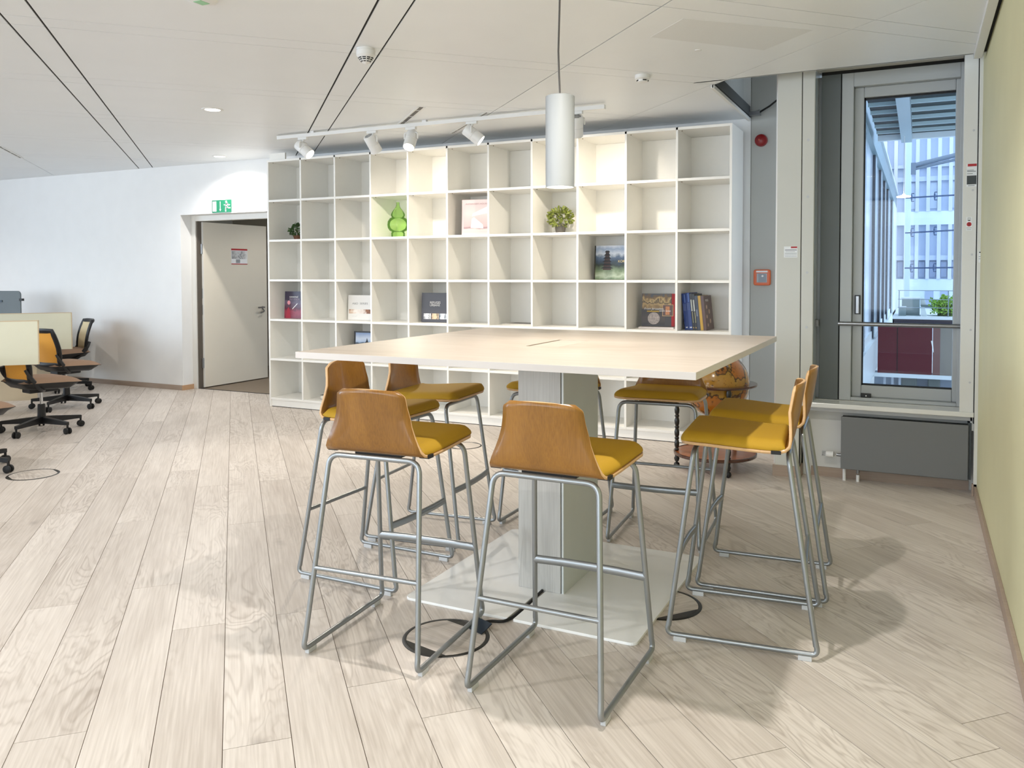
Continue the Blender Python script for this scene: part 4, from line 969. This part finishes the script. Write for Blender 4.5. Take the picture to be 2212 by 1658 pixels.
# row of spines
def spine_book(label, x, t, h, d, rgb, tilt, extra=None, y=6.70):
    o = thing('book', label, 'book', (x, y, ROWZ[3]+0.001), 0, 'books standing beside the shelf end'); o.rotation_euler = (0, R(-tilt), R(-4))
    m_ = mat('spine_%d_%d_%d' % rgb, rgb, 0.3)
    cv = MB(); cv.box(0, t, 0, 0.0025, 0, h); cv.box(0, 0.0025, 0.0025, d, 0, h); cv.box(t-0.0025, t, 0.0025, d, 0, h); cv.build('cover', m_, o)
    bx('pages', (0.0025, t-0.0025, 0.0025, d-0.004, 0.003, h-0.004), PAGES, o)
    if extra:
        for z0_, z1_, x0_, x1_, c_ in extra: bx('spine_print', (t*x0_, t*x1_, -0.0005, 0.0, h*z0_, h*z1_), mat('sp_%d_%d_%d' % c_, c_, 0.4), o)
    return o
tl = 4.0
spine_book('blue book with a lettered panel, leaning on the compartment side', -1.7475, 0.032, 0.302, 0.22, (24, 56, 128), 6, [(0.52, 0.72, 0.1, 0.9, (70, 90, 150)), (0.05, 0.08, 0.3, 0.8, (220, 224, 230)), (0.74, 0.97, 0.55, 0.85, (86, 118, 190))])
spine_book('blue book with white emblem, second from the compartment side', -1.7145, 0.031, 0.308, 0.22, (28, 62, 140), 6, [(0.53, 0.73, 0.1, 0.9, (74, 96, 156)), (0.05, 0.08, 0.3, 0.9, (226, 228, 230)), (0.75, 0.98, 0.5, 0.85, (90, 122, 196))])
spine_book('black book with silver line next to the blue books', -1.6825, 0.019, 0.300, 0.21, (20, 22, 28), 6, [(0.52, 0.84, 0.2, 0.8, (190, 196, 190)), (0.2, 0.5, 0.5, 0.7, (190, 186, 140)), (0.05, 0.08, 0.3, 0.7, (200, 160, 90))])
spine_book('black book with silver line beside the slate book', -1.6625, 0.019, 0.298, 0.21, (22, 24, 30), 6, [(0.52, 0.84, 0.2, 0.8, (196, 200, 194)), (0.2, 0.5, 0.5, 0.7, (196, 190, 144)), (0.05, 0.08, 0.3, 0.7, (204, 164, 92))])
spine_book('slate blue book between the black and yellow books', -1.6425, 0.026, 0.284, 0.21, (52, 60, 78), 6, [(0.4, 0.6, 0.1, 0.6, (112, 122, 142))])
spine_book('yellow spined book beside the brown book', -1.6155, 0.023, 0.285, 0.21, (198, 156, 44), 6)
pb_ = spine_book('brown book with pale pepper picture, last in the row', -1.5915, 0.024, 0.284, 0.21, (92, 66, 60), 6)
sd_ = mat('pepper_print', (186, 158, 140), 0.5)
for zc, yc, s_ in ((0.19, 0.06, 0.018), (0.15, 0.12, 0.02), (0.11, 0.05, 0.016), (0.07, 0.13, 0.02), (0.04, 0.06, 0.014)):
    MB().lathe([(s_, 0.0), (s_*0.6, 0.0008)], 12, (0.024, yc, zc), axis='x').build('cover_print', sd_, pb_)
text('title', 'MUSEU', 0.026, WHT, pb_, (0.0245, 0.04, 0.235), rot=(R(90), 0, R(90)))
# green glass vase
gv = glass('green_glass', (0.85, 0.98, 0.66))
gn = gv.node_tree.nodes; gt = gn.new('ShaderNodeBsdfTranslucent'); gt.inputs['Color'].default_value = (0.42, 0.88, 0.16, 1)
gx = gn.new('ShaderNodeMixShader'); gx.inputs['Fac'].default_value = 0.11
gv.node_tree.links.new(gn['Mix Shader'].outputs[0], gx.inputs[1]); gv.node_tree.links.new(gt.outputs[0], gx.inputs[2]); gv.node_tree.links.new(gx.outputs[0], gn['Material Output'].inputs['Surface'])
vz = MB().lathe([(0.001, 0.003), (0.066, 0.003), (0.068, 0.045), (0.060, 0.056), (0.084, 0.068), (0.101, 0.095), (0.106, 0.125), (0.101, 0.158), (0.082, 0.188), (0.060, 0.200), (0.068, 0.212), (0.070, 0.226), (0.062, 0.246), (0.044, 0.272), (0.026, 0.294), (0.018, 0.312), (0.0155, 0.330), (0.018, 0.348)], 40, cap=False).build('vase', gv, None, smooth=80, loc=(-4.655, 6.78, ROWZ[1]))
tag(vz, 'bulbous bright green glass vase with narrow neck on the shelf', 'vase')
# potted plants
def plant(label, loc, pot_h, pot_r, pot_rgb, R0, rgb, nleaf, leaf, seed):
    rnd = random.Random(seed)
    o = thing('potted_plant', label, 'plant', loc)
    MB().lathe([(0.001, 0.002), (pot_r*0.72, 0.0), (pot_r*0.95, pot_h*0.82), (pot_r, pot_h*0.83), (pot_r, pot_h), (pot_r*0.9, pot_h), (pot_r*0.86, pot_h*0.85), (0.001, pot_h*0.85)], 24, cap=False).build('pot', mat('pot_%d' % pot_rgb[0], pot_rgb, 0.6), o, smooth=40)
    stm = MB(); lf = MB()
    c = Vector((0, 0, pot_h+R0*0.55))
    for k in range(14):
        d = Vector((rnd.gauss(0, 1), rnd.gauss(0, 1), abs(rnd.gauss(0.5, 0.6)))).normalized()*R0*0.9
        stm.tube([(0, 0, pot_h*0.85), (c+d*0.4)[:], (c+d)[:]], 0.0016, 5)
    stm.build('stem', mat('stem_green', (86, 96, 44), 0.6), o)
    for k in range(nleaf):
        d = Vector((rnd.gauss(0, 1), rnd.gauss(0, 1), rnd.gauss(0.15, 0.8))).normalized()
        pos = c+Vector((d.x, d.y, d.z*0.8))*R0*(0.55+0.45*rnd.random()**0.5)
        if pos.z < pot_h*0.9: continue
        t = (d+Vector((rnd.gauss(0, .5), rnd.gauss(0, .5), rnd.gauss(0.2, .5)))).normalized(); s = t.orthogonal().normalized()
        s = (Matrix.Rotation(rnd.random()*6.28, 3, t) @ s); nn = t.cross(s)
        L_ = leaf*(0.7+0.6*rnd.random())
        lf.add([pos, pos+t*L_*0.35+s*L_*0.30+nn*L_*0.06, pos+t*L_*0.8+s*L_*0.22, pos+t*L_, pos+t*L_*0.8-s*L_*0.22, pos+t*L_*0.35-s*L_*0.30+nn*L_*0.06, pos+t*L_*0.45-nn*L_*0.05],
               [(0, 1, 6), (1, 2, 6), (2, 3, 6), (3, 4, 6), (4, 5, 6), (5, 0, 6)])
    fo = lf.build('foliage', mat('leaf_%d_%d' % (rgb[0], rgb[1]), rgb, 0.5, noise=0.35, nscale=45), o); fo['kind'] = 'stuff'
    return o
plant('dark green leafy plant in a brown pot beside the shelf upright', (-5.94, 6.80, ROWZ[1]), 0.05, 0.055, (110, 70, 44), 0.085, (62, 92, 46), 260, 0.03, 3)
plant('yellow green leafy plant in a grey pot on the lit shelf', (-2.915, 6.80, ROWZ[1]), 0.085, 0.055, (92, 88, 82), 0.105, (128, 138, 62), 300, 0.034, 5)

# ------------------------------------------------------------------ desks and office chairs on the left
DESKT = mat('desk_top_cream', (226, 220, 204), 0.4); DIVM = mat('divider_cream', (214, 212, 190), 0.6, noise=0.01, nscale=10); DIVE = mat('divider_edge', (196, 176, 144), 0.6)
DA = math.atan2(ADIR.y, ADIR.x)     # local x along the desk row, local y towards -b
def at(u, v, z=0): x, y = uv2(u, v); return (x, y, z)
def desk(label, u0, u1, v1, depth=0.75):
    o = thing('desk', label, 'desk', at(u0, v1), DA, 'desks in the diagonal row')
    L_ = u1-u0
    bx('top', (0, L_, 0, depth, 0.705, 0.732), DESKT, o, bevel=0.002)
    bx('top_edge', (-0.001, L_+0.001, -0.002, 0.0, 0.705, 0.732), DIVE, o)
    for x in (0.02, L_-0.05): bx('panel_leg', (x, x+0.03, 0.10, depth-0.05, 0, 0.705), mat('desk_leg_beige', (202, 186, 158), 0.5), o)
    bx('modesty_panel', (0.05, L_-0.05, depth-0.10, depth-0.08, 0.30, 0.705), mat('modesty_grey', (160, 164, 168), 0.5), o)
    return o
desk('cream desk next to the nearest office chair at the picture edge', 6.2, 7.55, -2.2)
desk('cream desk behind the front cream divider', 8.0, 9.55, -2.16)
desk('cream desk behind the rear cream divider', 10.35, 11.7, -1.98)
def divider(label, u, v1, z0, z1, L_):
    o = thing('desk_divider', label, 'divider', at(u, v1, 0), DA, 'cream desk dividers')
    bx('panel', (-0.012, 0.012, 0.004, L_, z0, z1), DIVM, o)
    ed = MB(); ed.box(-0.013, 0.013, 0, 0.006, z0, z1); ed.box(-0.013, 0.013, 0, L_, z1-0.004, z1+0.003); ed.build('edge_strip', DIVE, o)
    return o
divider('front cream desk divider next to the middle office chair', 7.85, -1.552, 0.640, 1.008, 1.2)
divider('rear cream desk divider standing before the white wall', 10.26, -1.702, 0.566, 0.970, 1.5)
sc = thing('desk_screen', 'grey rounded desk screen in front of the white wall', 'screen', (-10.10, 6.46, 0), R(20))
GS = mat('screen_grey_felt', (112, 120, 124), 0.9, noise=0.03, nscale=100)
MB().extr([(x, 0, z) for x, z in rrect(-0.29, 0.0, 0.70, 1.19, 0.045)], (0, 0.02, 0)).build('panel', GS, sc)
MB().extr([(x, 0.03, z) for x, z in rrect(-0.72, -0.24, 0.70, 1.19, 0.045)], (0, 0.02, 0)).build('panel', GS, sc)
bx('clip', (-0.01, 0.03, -0.01, 0.03, 1.065, 1.095), BLACKP, sc); bx('clip', (-0.42, -0.24, -0.01, 0.0, 1.05, 1.075), mat('clip_dark_blue', (60, 72, 84), 0.5), sc)
bx('foot', (-0.6, -0.05, -0.03, 0.06, 0.0, 0.70), GS, sc)

SEATB = mat('seat_brown_fabric', (146, 118, 96), 0.85, noise=0.03, nscale=300); MESHO = mat('orange_mesh', (232, 164, 62), 0.7, noise=0.06, nscale=260); CREAMF = mat('back_cream_fabric', (226, 208, 168), 0.8)
def make_chair():
    root = thing('office_chair', '', 'office chair', (0, 0, 0), 0, 'swivel office chairs at the desks')
    for k in range(5):
        a = 2*math.pi*(k+0.15)/5; c_, s_ = math.cos(a), math.sin(a)
        ar_ = MB(); w0, w1 = 0.024, 0.013
        vs = []
        for rr, z0_, z1_, w_ in ((0.02, 0.075, 0.135, w0), (0.33, 0.078, 0.105, w1)):
            for sg in (-1, 1):
                for z_ in (z0_, z1_): vs.append((c_*rr-s_*sg*w_, s_*rr+c_*sg*w_, z_))
        ar_.add(vs, [(0, 1, 3, 2), (4, 6, 7, 5), (0, 4, 5, 1), (2, 3, 7, 6), (1, 5, 7, 3), (0, 2, 6, 4)])
        arm = ar_.build('base_arm', BLACKP, root)
        ca = MB()
        wx, wy = c_*0.325, s_*0.325; dx, dy = -s_, c_
        for off in (-0.017, 0.017):
            n_ = 16; mb = MB(); mb.lathe([(0.001, -0.009), (0.022, -0.009), (0.028, -0.005), (0.028, 0.005), (0.022, 0.009), (0.001, 0.009)], n_, cap=False, axis='x')
            b0 = len(ca.v)
            for v_ in mb.v:
                ca.v.append((wx+dx*(v_[0]+off)+c_*v_[1], wy+dy*(v_[0]+off)+s_*v_[1], 0.028+v_[2]))
            ca.f += [tuple(i+b0 for i in f_) for f_ in mb.f]; ca.mi += mb.mi
        ca.tube([(wx, wy, 0.04), (wx, wy, 0.085)], 0.009, 8)
        ca.build('castor', RUBBER, arm, smooth=45)
    MB().lathe([(0.034, 0.07), (0.034, 0.14), (0.030, 0.24), (0.028, 0.245)], 16).build('column', BLACKP, root, smooth=40)
    MB().tube([(0, 0, 0.24), (0, 0, 0.37)], 0.013, 12).build('gas_lift', CHROME, root, smooth=50)
    # seat: waterfall shape
    nS, nT2 = 11, 11; top = []; bot = []
    for a in range(nS):
        s = a/(nS-1); y = -0.24+0.50*s
        w = 0.245*(1-0.9*max(0, abs(2*s-1)-0.55)**2.0)
        for j in range(nT2):
            t = -1+2*j/(nT2-1); e = min(1, (1-abs(t))/0.25)**0.5*min(1, (1-s)/0.2)**0.5*min(1, s/0.12)**0.5
            zb = 0.448+0.008*math.cos(3.14*s)-0.008*max(0, s-0.7)/0.3
            top.append((t*w, y, zb+0.045*e+0.005)); bot.append((t*w*(0.96 if e > 0.2 else 1), y, zb-0.06*e*e))
    n0 = nS*nT2
    fq = [(k*nT2+j, k*nT2+j+1, (k+1)*nT2+j+1, (k+1)*nT2+j) for k in range(nS-1) for j in range(nT2-1)]
    mb = MB(); mb.add(top, fq); mb.build('seat_cushion', SEATB, root, smooth=70)
    mb = MB(); mb.add(bot+top, [tuple(reversed(f_)) for f_ in fq]); 
    edge = [j for j in range(nT2)]+[k*nT2+nT2-1 for k in range(1, nS)]+[(nS-1)*nT2+j for j in range(nT2-2, -1, -1)]+[k*nT2 for k in range(nS-2, 0, -1)]
    mb.f += [(n0+edge[i], edge[i], edge[(i+1) % len(edge)], n0+edge[(i+1) % len(edge)]) for i in range(len(edge))]; mb.mi += [0]*len(edge)
    mb.build('seat_pan', BLACKP, root, smooth=60)
    bx('mechanism', (-0.07, 0.07, -0.13, 0.12, 0.355, 0.40), BLACKP, root, bevel=0.01)
    # back: curved frame, orange mesh behind, cream pad in front
    def bp(a, z):   # a in -1..1 across, z height
        s = (z-0.47)/0.36
        w = 0.225-0.035*abs(s-0.45)
        return Vector((a*w, -0.235-0.075*s+0.05*a*a+0.02*math.sin(3.14*s), z))
    def sheet(z0_, z1_, a1, off, nx_=9, nz_=9):
        vs = []; 
        for i in range(nz_):
            for j in range(nx_): vs.append(bp(a1*(-1+2*j/(nx_-1)), z0_+(z1_-z0_)*i/(nz_-1))+Vector((0, off, 0)))
        return vs, [(i*nx_+j, i*nx_+j+1, (i+1)*nx_+j+1, (i+1)*nx_+j) for i in range(nz_-1) for j in range(nx_-1)]
    loop = []
    for j in range(9): loop.append(bp(-0.97+1.94*j/8, 0.47))
    for i in range(1, 9): loop.append(bp(0.97, 0.47+0.355*i/8))
    for j in range(1, 9): loop.append(bp(0.97-1.94*j/8, 0.825))
    for i in range(1, 8): loop.append(bp(-0.97, 0.825-0.355*i/8))
    MB().tube(loop, 0.02, 8, closed=True, flat=(0.030, 0.018)).build('back_frame', BLACKP, root, smooth=60)
    MB().add(*sheet(0.475, 0.82, 0.94, -0.004)).build('back_mesh', MESHO, root, smooth=60)
    o = MB().add(*sheet(0.48, 0.835, 0.95, 0.014)).build('back_pad', CREAMF, root, smooth=60)
    so = o.modifiers.new('solid', 'SOLIDIFY'); so.thickness = 0.014; so.offset = 1
    for s_ in (-1, 1):
        MB().tube(fillet([(s_*0.10, -0.02, 0.385), (s_*0.21, -0.10, 0.395), (s_*0.235, -0.20, 0.52), (s_*0.215, -0.225, 0.585)], 0.05), 0.018, 8, flat=(0.022, 0.012)).build('back_strut', BLACKP, root, smooth=60)
    return root
oc = make_chair()
och = [((-7.02, 4.66, 0), R(-8), 'office chair with brown seat half hidden behind the front cream divider'),
       ((-8.05, 5.62, 0), R(-4), 'office chair with orange mesh back in front of the rear divider'),
       ((-6.06, 3.44, 0), R(14), 'office chair cut by the picture edge beside the floor ring'),
       ((-9.28, 6.46, 0), R(156), 'office chair showing its cream back pad beyond the rear divider')]
for i, (loc, rz, lab) in enumerate(och):
    if i == 0: oc.location = loc; oc.rotation_euler = (0, 0, rz); oc['label'] = lab
    else: dup(oc, loc, rz, lab)

# ------------------------------------------------------------------ outside the window
gnd = struct(bx('ground', (-40, 40, 6.45, 70, -1.7, -1.5), mat('courtyard_paving', (206, 208, 208), 0.7, noise=0.03, nscale=1.5)), 'pale courtyard paving outside the window')
FAC = mat('facade_panel_pale', (214, 224, 230), 0.35); FACD = mat('facade_metal_teal', (120, 146, 156), 0.35, metal=0.2); WINB = mat('facade_glass_blue', (206, 220, 236), 0.12, spec=0.8)
fc = thing('glazed_wing', 'white building wing with glass front and dark mullions left of the window view', 'building', (-0.7, 7.5, -1.5))
bx('lower_wall', (-3.0, -1.6, 0, 22.2, 0, 1.12), FACD, fc)
bx('parapet', (-0.5, 0.0, 0, 22.2, 1.12, 1.70), FAC, fc); bx('sill_ledge', (-0.5, -0.06, 0, 22.2, 1.70, 1.84), FAC, fc)
bx('fascia', (-0.5, 0.0, 2.0, 22.2, 5.0, 5.45), FACD, fc); bx('fascia_edge', (-0.02, 0.04, 2.0, 22.2, 5.42, 5.5), FAC, fc)
bx('roof_block', (-3.0, -0.5, 2.0, 22.2, 5.0, 6.8), FACD, fc)
bx('end_pier', (-0.55, 0.0, 19.0, 22.2, 1.2, 5.0), FAC, fc)
ym = [5.5, 8.7, 11.1, 13.3, 15.4, 18.9]
for k, y in enumerate(ym):
    bx('mullion', (-0.16, -0.03, y-0.10, y+0.28, 1.72, 5.0), mat('mullion_steel', (150, 168, 178), 0.3, metal=0.3), fc); bx('mullion_gasket', (-0.16, -0.035, y-0.20, y-0.10, 1.72, 5.0), mat('gasket_navy', (24, 36, 52), 0.4), fc)
for k in range(len(ym)-1): bx('pane', (-0.12, -0.08, ym[k]+0.28, ym[k+1]-0.2, 1.72, 5.0), WINB, fc)
bx('pane', (-0.12, -0.08, 0.5, ym[0]-0.2, 1.72, 5.0), WINB, fc)
cp_ = thing('canopy', 'dark teal slatted canopy soffit over the courtyard', 'canopy', (-0.7, 8.0, 3.6))
bx('soffit', (0.57, 6.0, 0, 6.72, 0.03, 0.10), mat('canopy_teal', (26, 44, 48), 0.7), cp_)
bx('soffit', (0.06, 0.40, 0, 6.72, 0.03, 0.10), mat('canopy_slate', (46, 50, 56), 0.7), cp_)
bt = mat('batten_pale', (176, 196, 200), 0.5)
for k in range(12):
    y = 6.15-0.588*k
    if y < 0: break
    bx('batten', (0.57, 6.0, y-0.022, y+0.022, -0.02, 0.03), bt, cp_); bx('batten', (0.06, 0.40, y-0.02, y+0.02, -0.02, 0.03), bt, cp_)
bx('edge_beam', (0.06, 6.0, 6.62, 6.72, -0.06, 0.12), FAC, cp_); bx('long_beam', (0.41, 0.565, 0, 6.72, -0.10, 0.10), mat('beam_pale_steel', (150, 170, 180), 0.4), cp_)
la = thing('reflected_light_disc', 'glowing disc built as the window reflection of a ceiling light', 'reflection', (-0.235, 14.0, 2.56))  # stands in for a ceiling light mirrored in the window glass
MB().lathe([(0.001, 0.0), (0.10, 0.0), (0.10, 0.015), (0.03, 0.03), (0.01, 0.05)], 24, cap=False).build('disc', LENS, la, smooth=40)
MB().tube([(0, 0, 0.05), (0, 0, 0.94)], 0.006, 6).build('rod', WPLAST, la)  # rod added only to hold the reflection disc
post = MB().box(-0.36, -0.22, 23.0, 23.3, -1.5, 6.0).build('white_post', mat('post_white', (226, 234, 242), 0.4))
tag(post, 'slim white post beside the glass wing', 'post')
# far office building, distance haze put into its pale material colours
fbld = thing('office_block', 'office block, painted hazy pale, with vertical fins and white floor bands across the courtyard', 'building', (0, 30, -1.5))
bx('wall', (-4, 6.0, 0.3, 8, 0, 14), mat('block_glass_hazed', (214, 224, 240), 0.3), fbld)
for z0_, z1_ in ((4.46, 4.9), (0.0, 2.68), (7.6, 7.95), (10.5, 10.9)): bx('floor_band', (-4, 6, 0.05, 0.3, z0_, z1_), mat('band_white', (224, 232, 240), 0.6), fbld)
for z0_, z1_ in ((3.30, 3.46), (5.9, 6.05), (6.35, 6.45)): bx('transom', (-4, 6, 0.12, 0.3, z0_, z1_), mat('band_hazed', (206, 214, 230), 0.6), fbld)
for k in range(30):
    x = -4+k*0.325
    bx('fin', (x-0.055, x+0.055, 0.0, 0.3, 2.68, 4.46), mat('fin_hazed', (212, 214, 228), 0.6), fbld); bx('fin', (x-0.055, x+0.055, 0.0, 0.3, 4.9, 14), mat('fin_hazed', (212, 214, 228), 0.6), fbld)
    if k % 2: bx('blind', (x+0.06, x+0.26, 0.24, 0.3, 5.0, 5.85), mat('blind_white', (222, 230, 240), 0.7), fbld)
    bx('lower_window', (x+0.07, x+0.25, 0.22, 0.3, 2.75, 3.25), mat('window_slate', (172, 182, 204), 0.3), fbld)
for x in (0.30, 0.75): bx('shop_window', (x-0.12, x+0.12, 0.02, 0.06, 1.75, 2.30), mat('window_lilac', (176, 184, 206), 0.4), fbld)
sg = bx('shop_sign', (1.15, 2.6, 0.0, 0.05, 1.80, 2.36), mat('sign_panel_grey', (168, 178, 192), 0.5), fbld)
text('lettering', 'FERRE', 0.42, mat('letter_navy', (70, 84, 110), 0.5), fbld, (1.17, -0.02, 1.80), extr=0.01)
# glass wall with point fittings
gw = thing('cable_wall', 'blue steel cables with point fittings of the courtyard glass wall', 'glass wall', (0, 20, 0))
CB = mat('cable_blue_steel', (64, 86, 122), 0.4, metal=0.3)
for z0_, zr_ in ((3.04, 0.03), (2.27, 0.05), (1.495, 0.01)):
    MB().tube([(-0.30, 0, z0_), (3.5, 0, z0_+zr_*3)], 0.016, 6).build('cable', CB, gw)
    for x in (-0.178, 0.276, 0.757, 1.24):
        fz = z0_+zr_*(x+0.3); ft = MB()
        ft.tube([(x, 0, fz-0.085), (x, 0, fz+0.085)], 0.012, 6)
        for s_ in (-1, 1): ft.tube([(x-0.005, 0, fz+s_*0.085), (x+0.05, 0, fz+s_*0.085)], 0.010, 6); ft.tube([(x, 0, fz), (x, 0, fz+s_*0.05)], 0.02, 6)
        ft.build('point_fitting', CB, gw)
MB().tube([(-0.155, 0, 3.74), (3.0, 0, 4.42)], 0.05, 10).build('strut', mat('strut_slate', (104, 120, 140), 0.4), gw, smooth=50)
MB().tube([(-0.155, 0, 3.66), (3.0, 0, 4.28)], 0.03, 8).build('strut', mat('strut_slate', (104, 120, 140), 0.4), gw, smooth=50)
bx('strut_socket', (-0.20, -0.10, -0.05, 0.05, 3.55, 3.80), mat('strut_slate', (104, 120, 140), 0.4), gw)
bx('pane', (-0.30, 3.5, 0.10, 0.11, 0.45, 5.2), glass('courtyard_glass', (0.90, 0.95, 1.0)), gw)
# terrace with planters and hedge
te = thing('terrace', 'raised terrace slab with white edge and dark red glazed wall below', 'terrace', (0, 16, 0))
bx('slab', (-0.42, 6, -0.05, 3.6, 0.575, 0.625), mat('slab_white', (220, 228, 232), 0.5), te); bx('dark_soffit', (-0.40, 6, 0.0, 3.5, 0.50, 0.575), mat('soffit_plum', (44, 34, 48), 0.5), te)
REDW = mat('red_glazed_wall', (84, 10, 28), 0.3, spec=0.25)
bx('red_panel', (-0.66, -0.345, 0.02, 0.10, -0.40, 0.50), REDW, te); bx('red_panel', (-0.335, 0.215, 0.02, 0.10, -0.40, 0.50), REDW, te)
bx('brown_panel', (0.225, 0.34, 0.02, 0.10, -0.40, 0.50), mat('brown_glazed', (104, 62, 58), 0.2), te); bx('grey_panel', (0.34, 0.60, 0.02, 0.10, -0.40, 0.50), mat('grey_glazed', (118, 112, 104), 0.2), te); bx('blue_panel', (0.60, 6, 0.02, 0.10, -0.40, 0.50), mat('blue_glazed', (112, 120, 150), 0.2), te)
bx('panel_joint', (-0.345, -0.335, 0.01, 0.10, -0.40, 0.50), DARK, te)
MB().extr([(0.195, 0.015, 0.20), (0.225, 0.015, 0.20), (0.24, 0.015, 0.0), (0.232, 0.015, 0.0)], (0, 0.004, 0)).build('white_mark', SW, te)
bx('lower_beam', (-0.75, 6, -0.02, 0.12, -0.47, -0.40), FAC, te); bx('recess', (-0.75, 6, 0.9, 1.0, -1.5, -0.47), mat('recess_blue', (150, 166, 186), 0.4), te)
for x in (-0.55, -0.42, -0.30): bx('lower_post', (x-0.02, x+0.02, 0.3, 0.36, -1.5, -0.45), mat('post_grey_blue', (178, 190, 204), 0.4), te)
for x0_, x1_, lab in ((-0.28, -0.02, 'left'), (0.16, 0.36, 'right')):
    o = thing('tub_seat', 'grey tub shaped seat below the red wall' if lab == 'left' else 'dark grey tub seat under the brown panel', 'seat', ((x0_+x1_)/2, 16.5, -1.5))
    w = (x1_-x0_)/2
    MB().extr([(-w*0.85, 0, 0.0), (w*0.85, 0, 0.0), (w, 0, 0.95), (w*0.8, 0, 1.01), (-w*0.8, 0, 1.01), (-w, 0, 0.95)], (0, 0.25, 0)).build('shell', mat('tub_grey', (104, 116, 116), 0.6), o, bevel=0.02)
    bx('seat_pad', (-w*0.8, w*0.8, -0.12, 0.0, 0.0, 0.45), mat('tub_pad', (140, 150, 152), 0.7), o)
PLG = mat('planter_green_grey', (110, 130, 132), 0.5); PLW = mat('planter_white_cap', (206, 216, 218), 0.5)
p1 = thing('planter', 'large grey planter box with pale rim on the terrace', 'planter', (-0.13, 16.3, 0.625))
bx('box', (-0.15, 0.14, 0, 0.5, 0.0, 0.30), PLG, p1); bx('rim', (-0.16, 0.15, -0.01, 0.5, 0.30, 0.32), PLW, p1)
p2 = thing('planter', 'small grey planter box beside the large one', 'planter', (-0.26, 16.1, 0.625))
bx('box', (-0.055, 0.05, 0, 0.15, 0.0, 0.155), PLG, p2); bx('rim', (-0.06, 0.055, -0.005, 0.155, 0.155, 0.168), PLW, p2)
tw = thing('terrace_kerb', 'white sloping kerb beside the hedge', 'kerb', (0.06, 16.1, 0.625))
MB().extr([(-0.03, 0, 0.0), (0.07, 0, 0.0), (0.03, 0, 0.155), (-0.03, 0, 0.155)], (0, 0.2, 0)).build('slope', PLW, tw); MB().extr([(-0.04, 0.3, 0.17), (0.06, 0.3, 0.17), (0.02, 0.3, 0.31), (-0.04, 0.3, 0.31)], (0, 0.2, 0)).build('slope', PLW, tw)
bx('ledge', (-0.03, 0.25, 0.25, 0.45, 0.15, 0.19), PLG, tw)
hg = thing('hedge', 'bright green leafy hedge on the terrace', 'hedge', (0.80, 16.46, 0.627))
rnd = random.Random(11); hl = MB()
for k in range(5200):
    x = rnd.uniform(-0.64, 1.4); a = rnd.random()*math.pi; rr = 0.27*(0.82+0.25*rnd.random())*(1+0.10*math.sin(x*14)+0.06*math.sin(x*31+2))
    p_ = Vector((x, -rr*math.cos(a)*0.9, max(0.0, rr*math.sin(a)*1.05+0.03)))
    if x < -0.45: p_ = Vector((x+rnd.random()*0.1, p_.y, p_.z*0.9))
    t = Vector((rnd.gauss(0, 1), rnd.gauss(-0.3, 1), rnd.gauss(0.3, 1))).normalized(); s = t.orthogonal().normalized(); s = Matrix.Rotation(rnd.random()*6.28, 3, t) @ s; q_ = 0.022+0.02*rnd.random()
    hl.add([p_, p_+t*q_*0.6+s*q_*0.4, p_+t*q_*1.3, p_+t*q_*0.6-s*q_*0.4], [(0, 1, 2, 3)])
hf = hl.build('foliage', mat('hedge_leaf', (134, 178, 62), 0.6, noise=0.45, nscale=14), hg); hf['kind'] = 'stuff'
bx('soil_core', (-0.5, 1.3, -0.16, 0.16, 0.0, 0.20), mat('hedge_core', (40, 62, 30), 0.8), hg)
ra = thing('terrace_railing', 'thin grey wire railing along the terrace edge', 'railing', (0, 15.98, 0.625))
RM = mat('railing_grey', (120, 136, 150), 0.4)
for z in (0.155, 0.30, 0.455): MB().tube([(-0.34, 0, z), (4, 0, z)], 0.006, 6).build('wire', RM, ra)
for x in (-0.32, 0.455, 1.25): MB().tube([(x, 0, 0.0), (x, 0, 0.46)], 0.009, 6).build('post', RM, ra)
bpy.context.view_layer.update()
